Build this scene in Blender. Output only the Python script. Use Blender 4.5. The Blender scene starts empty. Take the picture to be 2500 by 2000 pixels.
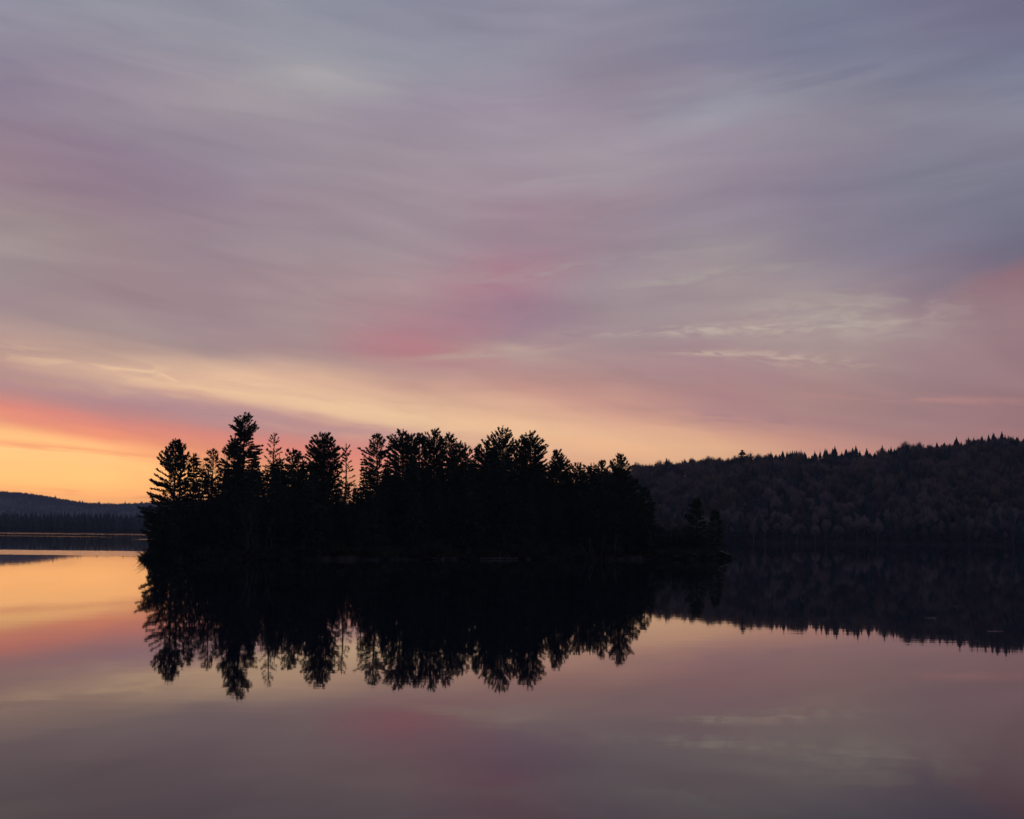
import bpy, math, random
import numpy as np
from mathutils import Matrix, Vector

SC = bpy.context.scene
COL = SC.collection
RNG = np.random.default_rng(7)

# ------------------------------------------------------------------ camera
F = 3472.0                                    # focal length in photo pixels (50 mm)
PITCH, ROLL, EYE = math.atan(299.75 / F), 0.011, 3.5
fw = np.array([0, math.cos(PITCH), math.sin(PITCH)])
rt0 = np.array([1.0, 0, 0]); up0 = np.array([0, -math.sin(PITCH), math.cos(PITCH)])
rt = rt0 * math.cos(ROLL) + up0 * math.sin(ROLL)
up = up0 * math.cos(ROLL) - rt0 * math.sin(ROLL)
cam_d = bpy.data.cameras.new('camera'); cam = bpy.data.objects.new('camera', cam_d); COL.objects.link(cam)
cam_d.lens, cam_d.sensor_width, cam_d.sensor_fit = 50, 36, 'HORIZONTAL'
cam_d.clip_start, cam_d.clip_end = 0.5, 30000
m = Matrix.Identity(4)
for i in range(3):
    m[i][0], m[i][1], m[i][2] = rt[i], up[i], -fw[i]
m[2][3] = EYE
cam.matrix_world = m
SC.camera = cam

def at(px, py, Y):
    """world point at distance Y (along +Y) seen at photo pixel px, py"""
    d = fw + rt * (px - 1250) / F + up * (1000 - py) / F
    k = Y / d[1]
    return np.array([d[0] * k, Y, EYE + d[2] * k])

def ground(px, py):
    d = fw + rt * (px - 1250) / F + up * (1000 - py) / F
    k = -EYE / d[2]
    return np.array([d[0] * k, d[1] * k, 0.0])

# ------------------------------------------------------------------ view + sky
SC.view_settings.view_transform = 'Standard'; SC.view_settings.look = 'None'
SC.view_settings.exposure = 0; SC.view_settings.gamma = 1; SC.view_settings.use_curve_mapping = False
SC.cycles.use_denoising = True
SC.cycles.max_bounces = 6; SC.cycles.diffuse_bounces = 2; SC.cycles.glossy_bounces = 3
SC.cycles.transmission_bounces = 2; SC.cycles.volume_bounces = 0

SKY_AZ = [-60, -45, -33, -26, -22, -20, -18, -16, -14, -12, -10, -8, -6, -4, -2, 0, 2, 4, 6, 8, 10, 12, 14, 16, 18, 20, 22, 26, 33, 45, 60]
SKY_V = [-2.5, -1.2, -0.4, -0.1, 0.2, 0.5, 0.8, 1.1, 1.4, 1.7, 2.0, 2.3, 2.6, 2.9, 3.2, 3.5, 3.8, 4.1, 4.4, 4.7, 5.0, 5.3, 5.6, 5.9, 6.2, 6.5, 6.8, 7.1, 7.4, 7.7, 8.0, 8.3, 8.6, 8.9, 9.8, 10.8, 11.8, 12.8, 13.8, 14.8, 15.8, 16.8, 17.8, 18.8, 19.8, 20.8, 21.8, 22.8]
# sky colour (linear) by azimuth along each band, from below the horizon upward
SKY_ROWS = [
[(0.684,0.285,0.0859),(1.03,0.423,0.125),(1.36,0.558,0.162),(1.58,0.646,0.186),(1.72,0.7,0.201),(1.7,0.684,0.196),(1.69,0.672,0.192),(1.68,0.659,0.188),(1.53,0.597,0.181),(1.38,0.538,0.175),(1.13,0.458,0.171),(0.921,0.391,0.169),(0.904,0.37,0.178),(0.888,0.351,0.188),(0.872,0.347,0.195),(0.855,0.342,0.201),(0.847,0.346,0.208),(0.839,0.351,0.215),(0.811,0.351,0.219),(0.778,0.351,0.223),(0.705,0.327,0.223),(0.621,0.298,0.223),(0.569,0.273,0.216),(0.516,0.246,0.209),(0.471,0.222,0.198),(0.434,0.202,0.188),(0.434,0.202,0.188),(0.412,0.197,0.189),(0.375,0.19,0.19),(0.316,0.178,0.193),(0.251,0.164,0.196)],
[(0.686,0.315,0.0997),(1.03,0.468,0.145),(1.37,0.617,0.189),(1.59,0.715,0.218),(1.72,0.775,0.235),(1.74,0.762,0.227),(1.74,0.747,0.222),(1.74,0.732,0.218),(1.6,0.656,0.202),(1.47,0.587,0.187),(1.17,0.481,0.178),(0.928,0.396,0.171),(0.907,0.373,0.18),(0.888,0.351,0.188),(0.872,0.347,0.195),(0.855,0.342,0.201),(0.847,0.346,0.208),(0.839,0.351,0.215),(0.811,0.351,0.219),(0.778,0.351,0.223),(0.705,0.327,0.223),(0.621,0.298,0.223),(0.569,0.273,0.216),(0.516,0.246,0.209),(0.471,0.222,0.198),(0.434,0.202,0.188),(0.434,0.202,0.188),(0.412,0.197,0.189),(0.375,0.19,0.19),(0.316,0.178,0.193),(0.251,0.164,0.196)],
[(0.643,0.302,0.107),(0.965,0.45,0.155),(1.28,0.592,0.203),(1.49,0.686,0.234),(1.61,0.744,0.252),(1.66,0.77,0.249),(1.7,0.774,0.243),(1.72,0.774,0.237),(1.65,0.704,0.218),(1.57,0.641,0.202),(1.22,0.516,0.191),(0.956,0.419,0.182),(0.928,0.388,0.188),(0.903,0.361,0.194),(0.879,0.351,0.198),(0.855,0.342,0.202),(0.847,0.346,0.208),(0.839,0.351,0.215),(0.811,0.351,0.219),(0.778,0.351,0.223),(0.705,0.327,0.223),(0.621,0.298,0.223),(0.569,0.273,0.216),(0.516,0.246,0.209),(0.471,0.222,0.198),(0.434,0.202,0.188),(0.434,0.202,0.188),(0.412,0.197,0.189),(0.375,0.19,0.19),(0.316,0.178,0.193),(0.251,0.164,0.196)],
[(0.623,0.298,0.111),(0.935,0.444,0.162),(1.24,0.585,0.212),(1.44,0.678,0.244),(1.56,0.734,0.264),(1.61,0.741,0.253),(1.66,0.766,0.249),(1.71,0.788,0.245),(1.62,0.713,0.224),(1.54,0.645,0.205),(1.21,0.523,0.195),(0.966,0.428,0.186),(0.939,0.395,0.192),(0.914,0.367,0.199),(0.889,0.357,0.202),(0.864,0.347,0.205),(0.852,0.349,0.21),(0.839,0.351,0.216),(0.811,0.351,0.219),(0.778,0.351,0.223),(0.705,0.327,0.223),(0.621,0.298,0.223),(0.569,0.273,0.216),(0.516,0.246,0.209),(0.471,0.222,0.198),(0.434,0.202,0.188),(0.434,0.202,0.188),(0.412,0.197,0.189),(0.375,0.19,0.19),(0.316,0.178,0.193),(0.251,0.164,0.196)],
[(0.606,0.301,0.118),(0.908,0.448,0.173),(1.2,0.591,0.226),(1.4,0.684,0.261),(1.52,0.742,0.282),(1.56,0.735,0.266),(1.61,0.749,0.258),(1.66,0.766,0.252),(1.58,0.706,0.229),(1.51,0.649,0.208),(1.2,0.527,0.198),(0.973,0.432,0.189),(0.947,0.401,0.196),(0.924,0.373,0.203),(0.9,0.363,0.206),(0.876,0.354,0.209),(0.858,0.353,0.212),(0.84,0.352,0.216),(0.811,0.351,0.219),(0.778,0.351,0.223),(0.705,0.327,0.223),(0.621,0.298,0.223),(0.569,0.273,0.216),(0.516,0.246,0.209),(0.471,0.222,0.198),(0.434,0.202,0.188),(0.434,0.202,0.188),(0.412,0.197,0.189),(0.375,0.19,0.19),(0.316,0.178,0.193),(0.251,0.164,0.196)],
[(0.559,0.288,0.117),(0.837,0.428,0.17),(1.11,0.564,0.222),(1.29,0.654,0.256),(1.4,0.708,0.277),(1.51,0.742,0.284),(1.56,0.739,0.271),(1.6,0.738,0.26),(1.54,0.692,0.233),(1.48,0.651,0.212),(1.19,0.527,0.2),(0.973,0.431,0.191),(0.953,0.403,0.199),(0.934,0.379,0.207),(0.911,0.37,0.21),(0.887,0.361,0.213),(0.87,0.362,0.217),(0.851,0.363,0.221),(0.817,0.358,0.222),(0.778,0.352,0.223),(0.705,0.327,0.223),(0.621,0.298,0.223),(0.569,0.273,0.216),(0.516,0.246,0.209),(0.471,0.222,0.198),(0.434,0.202,0.188),(0.434,0.202,0.188),(0.412,0.197,0.189),(0.375,0.19,0.19),(0.316,0.178,0.193),(0.251,0.164,0.196)],
[(0.485,0.259,0.105),(0.725,0.385,0.153),(0.959,0.506,0.199),(1.11,0.586,0.229),(1.21,0.635,0.248),(1.38,0.701,0.274),(1.47,0.717,0.273),(1.53,0.719,0.265),(1.42,0.63,0.23),(1.32,0.559,0.203),(1.13,0.488,0.198),(0.973,0.429,0.193),(0.955,0.403,0.202),(0.938,0.38,0.21),(0.919,0.374,0.214),(0.899,0.368,0.218),(0.881,0.371,0.223),(0.862,0.375,0.228),(0.824,0.366,0.226),(0.781,0.354,0.224),(0.706,0.328,0.224),(0.621,0.298,0.223),(0.569,0.273,0.216),(0.516,0.246,0.209),(0.471,0.222,0.198),(0.434,0.202,0.188),(0.434,0.202,0.188),(0.412,0.197,0.189),(0.375,0.19,0.19),(0.316,0.178,0.193),(0.251,0.164,0.196)],
[(0.439,0.211,0.0984),(0.656,0.312,0.143),(0.867,0.409,0.186),(1.01,0.474,0.215),(1.09,0.513,0.232),(1.19,0.627,0.246),(1.33,0.672,0.26),(1.45,0.704,0.268),(1.3,0.573,0.227),(1.17,0.476,0.196),(1.06,0.447,0.196),(0.971,0.42,0.196),(0.954,0.399,0.204),(0.938,0.379,0.212),(0.925,0.377,0.217),(0.911,0.375,0.222),(0.893,0.381,0.228),(0.874,0.387,0.234),(0.836,0.378,0.232),(0.793,0.366,0.231),(0.713,0.335,0.227),(0.622,0.298,0.223),(0.569,0.273,0.216),(0.516,0.246,0.209),(0.471,0.222,0.198),(0.434,0.202,0.188),(0.434,0.202,0.188),(0.412,0.197,0.189),(0.375,0.19,0.19),(0.316,0.178,0.193),(0.251,0.164,0.196)],
[(0.398,0.168,0.0933),(0.594,0.247,0.136),(0.784,0.324,0.177),(0.91,0.374,0.203),(0.987,0.405,0.22),(1.08,0.504,0.231),(1.18,0.53,0.236),(1.27,0.555,0.241),(1.16,0.476,0.217),(1.05,0.406,0.195),(1.01,0.395,0.198),(0.963,0.385,0.201),(0.95,0.381,0.208),(0.938,0.377,0.215),(0.926,0.377,0.22),(0.913,0.376,0.225),(0.9,0.388,0.232),(0.886,0.4,0.24),(0.849,0.39,0.239),(0.806,0.379,0.237),(0.722,0.343,0.232),(0.627,0.301,0.226),(0.572,0.275,0.218),(0.516,0.247,0.209),(0.472,0.222,0.198),(0.434,0.202,0.188),(0.434,0.202,0.188),(0.412,0.197,0.189),(0.375,0.19,0.19),(0.316,0.178,0.193),(0.251,0.164,0.196)],
[(0.36,0.132,0.0898),(0.537,0.193,0.131),(0.709,0.252,0.17),(0.822,0.291,0.195),(0.891,0.315,0.211),(0.98,0.398,0.219),(1.02,0.39,0.212),(1.06,0.368,0.202),(0.995,0.357,0.199),(0.942,0.343,0.195),(0.951,0.348,0.201),(0.954,0.351,0.205),(0.944,0.358,0.212),(0.934,0.364,0.217),(0.924,0.37,0.222),(0.913,0.376,0.227),(0.905,0.393,0.236),(0.897,0.412,0.246),(0.861,0.403,0.245),(0.819,0.391,0.243),(0.734,0.353,0.237),(0.638,0.309,0.23),(0.578,0.278,0.22),(0.516,0.247,0.209),(0.472,0.222,0.198),(0.434,0.202,0.188),(0.434,0.202,0.188),(0.412,0.197,0.189),(0.375,0.19,0.19),(0.316,0.178,0.193),(0.251,0.164,0.196)],
[(0.319,0.112,0.0902),(0.474,0.164,0.131),(0.625,0.214,0.171),(0.725,0.246,0.196),(0.786,0.266,0.212),(0.885,0.309,0.21),(0.899,0.317,0.215),(0.911,0.314,0.216),(0.893,0.312,0.211),(0.872,0.309,0.208),(0.896,0.314,0.209),(0.916,0.318,0.21),(0.92,0.325,0.216),(0.923,0.331,0.221),(0.918,0.354,0.225),(0.913,0.376,0.23),(0.908,0.399,0.241),(0.902,0.425,0.253),(0.869,0.416,0.252),(0.832,0.404,0.25),(0.747,0.363,0.243),(0.65,0.317,0.235),(0.588,0.284,0.224),(0.523,0.25,0.211),(0.475,0.224,0.199),(0.434,0.202,0.188),(0.434,0.202,0.188),(0.412,0.197,0.189),(0.375,0.19,0.19),(0.316,0.178,0.193),(0.251,0.164,0.196)],
[(0.27,0.117,0.0986),(0.401,0.171,0.144),(0.528,0.223,0.187),(0.611,0.257,0.215),(0.662,0.277,0.233),(0.778,0.267,0.213),(0.776,0.273,0.22),(0.767,0.283,0.23),(0.782,0.286,0.229),(0.8,0.287,0.227),(0.847,0.286,0.219),(0.877,0.288,0.215),(0.892,0.298,0.221),(0.904,0.307,0.226),(0.909,0.344,0.231),(0.913,0.382,0.236),(0.91,0.409,0.248),(0.907,0.439,0.261),(0.877,0.429,0.259),(0.842,0.417,0.256),(0.758,0.374,0.249),(0.661,0.324,0.24),(0.599,0.29,0.228),(0.534,0.256,0.214),(0.481,0.227,0.2),(0.434,0.202,0.188),(0.434,0.202,0.188),(0.412,0.197,0.189),(0.375,0.19,0.19),(0.316,0.178,0.193),(0.251,0.164,0.196)],
[(0.239,0.12,0.105),(0.354,0.176,0.153),(0.465,0.23,0.2),(0.539,0.265,0.23),(0.583,0.287,0.249),(0.656,0.278,0.234),(0.64,0.273,0.239),(0.618,0.271,0.247),(0.617,0.278,0.253),(0.624,0.284,0.256),(0.697,0.286,0.244),(0.758,0.288,0.236),(0.811,0.3,0.237),(0.856,0.311,0.24),(0.885,0.352,0.243),(0.913,0.394,0.247),(0.912,0.421,0.257),(0.912,0.452,0.268),(0.882,0.443,0.265),(0.847,0.43,0.261),(0.766,0.385,0.254),(0.673,0.332,0.245),(0.61,0.297,0.232),(0.544,0.261,0.217),(0.491,0.231,0.203),(0.444,0.205,0.191),(0.436,0.202,0.188),(0.413,0.198,0.189),(0.376,0.191,0.19),(0.317,0.178,0.193),(0.252,0.164,0.196)],
[(0.22,0.124,0.11),(0.326,0.181,0.161),(0.429,0.236,0.209),(0.496,0.273,0.241),(0.537,0.294,0.261),(0.581,0.287,0.249),(0.568,0.286,0.259),(0.526,0.268,0.273),(0.536,0.276,0.281),(0.566,0.299,0.281),(0.62,0.305,0.269),(0.665,0.305,0.261),(0.74,0.31,0.257),(0.809,0.315,0.254),(0.864,0.368,0.259),(0.917,0.423,0.263),(0.919,0.448,0.271),(0.922,0.475,0.279),(0.89,0.462,0.273),(0.853,0.444,0.266),(0.772,0.395,0.259),(0.679,0.339,0.25),(0.618,0.303,0.236),(0.555,0.266,0.22),(0.501,0.235,0.206),(0.453,0.208,0.194),(0.445,0.205,0.191),(0.422,0.201,0.192),(0.384,0.193,0.193),(0.323,0.18,0.195),(0.255,0.165,0.197)],
[(0.209,0.128,0.115),(0.309,0.187,0.167),(0.405,0.244,0.218),(0.469,0.282,0.252),(0.508,0.305,0.272),(0.535,0.295,0.262),(0.568,0.321,0.275),(0.561,0.323,0.295),(0.555,0.304,0.306),(0.585,0.317,0.302),(0.633,0.344,0.295),(0.675,0.363,0.292),(0.766,0.391,0.295),(0.847,0.413,0.297),(0.887,0.449,0.293),(0.929,0.488,0.29),(0.931,0.495,0.291),(0.934,0.503,0.291),(0.899,0.483,0.282),(0.858,0.459,0.271),(0.776,0.405,0.264),(0.681,0.345,0.255),(0.624,0.309,0.24),(0.566,0.271,0.224),(0.511,0.239,0.209),(0.463,0.211,0.197),(0.455,0.208,0.194),(0.431,0.203,0.195),(0.391,0.196,0.195),(0.328,0.182,0.197),(0.258,0.166,0.198)],
[(0.217,0.135,0.117),(0.322,0.199,0.172),(0.422,0.26,0.224),(0.489,0.3,0.258),(0.529,0.324,0.279),(0.508,0.305,0.272),(0.576,0.352,0.29),(0.639,0.394,0.309),(0.657,0.388,0.319),(0.645,0.361,0.32),(0.658,0.37,0.321),(0.718,0.42,0.324),(0.817,0.479,0.331),(0.893,0.517,0.337),(0.916,0.531,0.326),(0.94,0.547,0.315),(0.942,0.536,0.307),(0.943,0.523,0.299),(0.907,0.499,0.289),(0.865,0.472,0.277),(0.781,0.415,0.269),(0.684,0.351,0.26),(0.628,0.314,0.244),(0.57,0.275,0.226),(0.518,0.242,0.212),(0.473,0.214,0.2),(0.465,0.211,0.197),(0.44,0.206,0.197),(0.399,0.198,0.198),(0.333,0.184,0.199),(0.261,0.168,0.2)],
[(0.224,0.142,0.12),(0.331,0.208,0.175),(0.435,0.273,0.229),(0.504,0.315,0.264),(0.546,0.341,0.285),(0.53,0.324,0.279),(0.628,0.388,0.305),(0.74,0.461,0.331),(0.814,0.502,0.341),(0.834,0.509,0.344),(0.838,0.52,0.35),(0.861,0.542,0.357),(0.91,0.581,0.362),(0.954,0.613,0.366),(0.952,0.584,0.344),(0.951,0.559,0.324),(0.951,0.548,0.314),(0.951,0.537,0.303),(0.915,0.513,0.293),(0.873,0.485,0.283),(0.786,0.424,0.274),(0.685,0.355,0.263),(0.63,0.318,0.246),(0.574,0.279,0.228),(0.524,0.246,0.214),(0.48,0.217,0.202),(0.475,0.214,0.2),(0.449,0.209,0.2),(0.406,0.201,0.2),(0.339,0.186,0.201),(0.264,0.169,0.201)],
[(0.217,0.142,0.122),(0.321,0.209,0.179),(0.421,0.273,0.233),(0.488,0.315,0.269),(0.528,0.341,0.291),(0.546,0.341,0.285),(0.624,0.392,0.308),(0.727,0.46,0.336),(0.806,0.508,0.346),(0.863,0.543,0.352),(0.889,0.566,0.36),(0.914,0.589,0.368),(0.921,0.595,0.367),(0.926,0.6,0.364),(0.94,0.583,0.348),(0.951,0.565,0.332),(0.948,0.554,0.322),(0.946,0.542,0.311),(0.919,0.521,0.301),(0.89,0.498,0.289),(0.795,0.432,0.277),(0.686,0.356,0.263),(0.632,0.32,0.248),(0.578,0.283,0.231),(0.527,0.249,0.216),(0.482,0.219,0.203),(0.48,0.217,0.202),(0.454,0.212,0.202),(0.41,0.203,0.202),(0.341,0.188,0.202),(0.265,0.17,0.202)],
[(0.203,0.138,0.124),(0.3,0.203,0.182),(0.394,0.266,0.237),(0.455,0.306,0.274),(0.493,0.331,0.296),(0.528,0.34,0.291),(0.575,0.37,0.301),(0.633,0.408,0.316),(0.749,0.478,0.337),(0.836,0.53,0.351),(0.846,0.532,0.35),(0.857,0.538,0.35),(0.859,0.54,0.35),(0.863,0.543,0.349),(0.903,0.555,0.345),(0.94,0.565,0.341),(0.93,0.548,0.333),(0.92,0.531,0.325),(0.913,0.521,0.311),(0.907,0.511,0.295),(0.806,0.438,0.28),(0.686,0.354,0.262),(0.633,0.318,0.247),(0.579,0.284,0.231),(0.529,0.251,0.217),(0.484,0.222,0.204),(0.482,0.22,0.203),(0.456,0.214,0.203),(0.412,0.205,0.203),(0.342,0.189,0.203),(0.266,0.171,0.202)],
[(0.19,0.135,0.126),(0.28,0.197,0.184),(0.367,0.258,0.241),(0.424,0.297,0.278),(0.46,0.322,0.3),(0.493,0.331,0.296),(0.516,0.342,0.293),(0.552,0.362,0.298),(0.678,0.439,0.326),(0.799,0.512,0.349),(0.807,0.508,0.344),(0.804,0.499,0.338),(0.786,0.483,0.332),(0.776,0.473,0.328),(0.826,0.498,0.33),(0.872,0.52,0.331),(0.874,0.508,0.326),(0.875,0.495,0.322),(0.876,0.492,0.31),(0.877,0.49,0.297),(0.788,0.42,0.279),(0.685,0.342,0.259),(0.633,0.312,0.245),(0.579,0.284,0.231),(0.53,0.252,0.217),(0.485,0.223,0.205),(0.484,0.222,0.204),(0.458,0.216,0.204),(0.413,0.207,0.204),(0.344,0.191,0.203),(0.267,0.172,0.203)],
[(0.178,0.128,0.124),(0.263,0.187,0.182),(0.345,0.245,0.238),(0.399,0.282,0.274),(0.432,0.305,0.296),(0.46,0.322,0.3),(0.472,0.324,0.293),(0.489,0.33,0.288),(0.56,0.373,0.306),(0.64,0.421,0.325),(0.712,0.455,0.331),(0.754,0.471,0.332),(0.706,0.427,0.315),(0.673,0.397,0.302),(0.737,0.435,0.311),(0.799,0.472,0.318),(0.81,0.462,0.315),(0.819,0.45,0.312),(0.822,0.451,0.304),(0.822,0.451,0.296),(0.754,0.393,0.277),(0.678,0.33,0.255),(0.618,0.303,0.244),(0.558,0.277,0.231),(0.518,0.248,0.218),(0.485,0.223,0.205),(0.485,0.223,0.205),(0.459,0.217,0.205),(0.414,0.208,0.204),(0.344,0.191,0.204),(0.267,0.172,0.203)],
[(0.168,0.121,0.123),(0.247,0.178,0.18),(0.324,0.232,0.235),(0.374,0.268,0.271),(0.405,0.289,0.293),(0.432,0.305,0.297),(0.436,0.308,0.292),(0.443,0.31,0.288),(0.462,0.319,0.293),(0.5,0.34,0.302),(0.614,0.399,0.316),(0.703,0.442,0.325),(0.651,0.395,0.307),(0.607,0.356,0.292),(0.655,0.378,0.293),(0.703,0.4,0.295),(0.71,0.395,0.294),(0.715,0.389,0.292),(0.703,0.381,0.286),(0.684,0.371,0.28),(0.649,0.342,0.268),(0.612,0.314,0.255),(0.57,0.291,0.244),(0.528,0.267,0.231),(0.503,0.243,0.218),(0.482,0.223,0.205),(0.485,0.223,0.205),(0.459,0.217,0.205),(0.414,0.208,0.204),(0.344,0.191,0.204),(0.267,0.172,0.203)],
[(0.157,0.115,0.121),(0.232,0.169,0.178),(0.303,0.22,0.232),(0.35,0.254,0.268),(0.379,0.274,0.289),(0.405,0.289,0.293),(0.403,0.292,0.29),(0.402,0.293,0.287),(0.408,0.289,0.287),(0.416,0.29,0.288),(0.508,0.338,0.3),(0.594,0.38,0.31),(0.583,0.357,0.299),(0.565,0.337,0.291),(0.584,0.33,0.28),(0.602,0.323,0.269),(0.61,0.328,0.271),(0.619,0.332,0.272),(0.6,0.323,0.27),(0.577,0.311,0.267),(0.56,0.301,0.261),(0.541,0.29,0.252),(0.516,0.273,0.242),(0.493,0.255,0.231),(0.478,0.236,0.218),(0.468,0.219,0.205),(0.479,0.222,0.205),(0.453,0.216,0.205),(0.409,0.206,0.204),(0.341,0.19,0.204),(0.265,0.171,0.203)],
[(0.152,0.113,0.121),(0.223,0.165,0.177),(0.292,0.215,0.231),(0.338,0.248,0.266),(0.365,0.268,0.287),(0.379,0.274,0.289),(0.387,0.28,0.287),(0.389,0.283,0.284),(0.388,0.277,0.286),(0.394,0.275,0.288),(0.444,0.3,0.292),(0.496,0.324,0.295),(0.523,0.319,0.288),(0.529,0.317,0.288),(0.538,0.31,0.278),(0.549,0.301,0.267),(0.563,0.308,0.269),(0.578,0.316,0.27),(0.544,0.296,0.266),(0.501,0.272,0.26),(0.485,0.265,0.254),(0.467,0.259,0.247),(0.459,0.25,0.239),(0.457,0.242,0.231),(0.454,0.229,0.218),(0.451,0.215,0.205),(0.465,0.218,0.205),(0.44,0.213,0.205),(0.399,0.203,0.204),(0.333,0.188,0.204),(0.261,0.17,0.203)],
[(0.151,0.114,0.121),(0.222,0.167,0.177),(0.29,0.217,0.231),(0.335,0.251,0.266),(0.363,0.271,0.287),(0.365,0.268,0.287),(0.373,0.269,0.283),(0.38,0.274,0.281),(0.374,0.266,0.285),(0.374,0.263,0.288),(0.408,0.281,0.289),(0.437,0.291,0.287),(0.486,0.279,0.273),(0.514,0.281,0.273),(0.508,0.293,0.277),(0.511,0.296,0.274),(0.526,0.3,0.273),(0.543,0.304,0.271),(0.498,0.276,0.263),(0.448,0.246,0.255),(0.448,0.25,0.251),(0.452,0.257,0.246),(0.443,0.251,0.242),(0.429,0.243,0.238),(0.422,0.225,0.222),(0.416,0.208,0.205),(0.443,0.213,0.205),(0.42,0.208,0.205),(0.382,0.2,0.204),(0.321,0.185,0.204),(0.254,0.168,0.203)],
[(0.15,0.115,0.121),(0.22,0.169,0.177),(0.288,0.22,0.231),(0.333,0.254,0.266),(0.36,0.274,0.287),(0.363,0.271,0.287),(0.367,0.265,0.281),(0.372,0.265,0.278),(0.368,0.261,0.282),(0.367,0.259,0.285),(0.4,0.28,0.291),(0.43,0.293,0.291),(0.477,0.26,0.265),(0.505,0.244,0.255),(0.485,0.277,0.275),(0.484,0.295,0.281),(0.495,0.295,0.278),(0.503,0.293,0.275),(0.476,0.273,0.265),(0.447,0.252,0.255),(0.446,0.255,0.251),(0.447,0.261,0.246),(0.43,0.253,0.244),(0.409,0.24,0.24),(0.397,0.22,0.222),(0.382,0.201,0.205),(0.407,0.206,0.205),(0.388,0.202,0.205),(0.355,0.194,0.204),(0.302,0.181,0.204),(0.243,0.166,0.203)],
[(0.149,0.117,0.121),(0.219,0.17,0.177),(0.286,0.222,0.231),(0.331,0.256,0.266),(0.358,0.277,0.287),(0.36,0.274,0.287),(0.362,0.264,0.28),(0.365,0.258,0.275),(0.363,0.256,0.278),(0.364,0.257,0.282),(0.396,0.281,0.292),(0.423,0.296,0.297),(0.463,0.253,0.266),(0.499,0.217,0.241),(0.478,0.271,0.274),(0.48,0.308,0.289),(0.474,0.297,0.284),(0.464,0.282,0.278),(0.45,0.268,0.269),(0.438,0.254,0.259),(0.433,0.254,0.252),(0.427,0.254,0.245),(0.414,0.245,0.24),(0.399,0.235,0.235),(0.376,0.214,0.219),(0.351,0.194,0.205),(0.374,0.199,0.205),(0.357,0.195,0.205),(0.329,0.188,0.204),(0.283,0.177,0.204),(0.232,0.163,0.203)],
[(0.149,0.118,0.121),(0.22,0.173,0.177),(0.287,0.226,0.232),(0.332,0.26,0.267),(0.359,0.281,0.289),(0.358,0.277,0.287),(0.359,0.264,0.28),(0.36,0.256,0.275),(0.36,0.254,0.276),(0.362,0.255,0.279),(0.393,0.28,0.292),(0.418,0.296,0.299),(0.446,0.258,0.274),(0.487,0.214,0.242),(0.495,0.29,0.285),(0.477,0.322,0.297),(0.46,0.302,0.29),(0.44,0.28,0.282),(0.43,0.266,0.275),(0.421,0.252,0.267),(0.413,0.248,0.257),(0.404,0.245,0.244),(0.397,0.238,0.238),(0.387,0.23,0.232),(0.362,0.209,0.216),(0.339,0.188,0.2),(0.348,0.193,0.203),(0.333,0.189,0.203),(0.309,0.183,0.203),(0.269,0.173,0.203),(0.223,0.161,0.202)],
[(0.152,0.121,0.123),(0.224,0.176,0.18),(0.293,0.23,0.235),(0.338,0.266,0.271),(0.366,0.287,0.292),(0.359,0.281,0.289),(0.355,0.264,0.28),(0.356,0.254,0.275),(0.356,0.252,0.275),(0.359,0.253,0.276),(0.39,0.278,0.29),(0.414,0.294,0.299),(0.43,0.261,0.281),(0.464,0.217,0.251),(0.459,0.263,0.275),(0.513,0.368,0.331),(0.431,0.288,0.291),(0.419,0.279,0.285),(0.412,0.267,0.28),(0.408,0.253,0.272),(0.416,0.263,0.269),(0.427,0.275,0.264),(0.4,0.254,0.25),(0.368,0.229,0.234),(0.348,0.204,0.214),(0.328,0.181,0.195),(0.336,0.186,0.198),(0.323,0.183,0.199),(0.3,0.178,0.199),(0.262,0.169,0.2),(0.22,0.158,0.2)],
[(0.155,0.123,0.124),(0.228,0.18,0.182),(0.298,0.235,0.237),(0.345,0.271,0.274),(0.373,0.293,0.296),(0.366,0.287,0.292),(0.354,0.264,0.281),(0.351,0.252,0.275),(0.353,0.251,0.277),(0.357,0.253,0.279),(0.388,0.276,0.291),(0.411,0.292,0.3),(0.422,0.266,0.286),(0.444,0.227,0.262),(0.429,0.242,0.273),(0.406,0.273,0.295),(0.414,0.285,0.3),(0.403,0.28,0.29),(0.401,0.27,0.284),(0.4,0.257,0.275),(0.415,0.275,0.277),(0.435,0.299,0.281),(0.403,0.268,0.264),(0.361,0.23,0.244),(0.345,0.209,0.222),(0.331,0.189,0.201),(0.328,0.183,0.196),(0.315,0.18,0.196),(0.293,0.175,0.197),(0.258,0.167,0.198),(0.217,0.157,0.199)],
[(0.158,0.126,0.126),(0.232,0.184,0.184),(0.304,0.24,0.24),(0.351,0.277,0.277),(0.38,0.299,0.3),(0.372,0.292,0.296),(0.355,0.267,0.282),(0.347,0.25,0.275),(0.35,0.251,0.279),(0.355,0.252,0.282),(0.385,0.275,0.292),(0.408,0.291,0.3),(0.418,0.272,0.291),(0.434,0.24,0.273),(0.404,0.227,0.272),(0.357,0.232,0.287),(0.372,0.254,0.291),(0.394,0.283,0.298),(0.393,0.276,0.292),(0.395,0.272,0.287),(0.402,0.286,0.289),(0.411,0.3,0.287),(0.386,0.27,0.273),(0.356,0.233,0.255),(0.345,0.216,0.235),(0.334,0.199,0.213),(0.331,0.192,0.203),(0.318,0.188,0.203),(0.296,0.182,0.203),(0.259,0.172,0.202),(0.218,0.16,0.202)],
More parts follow.
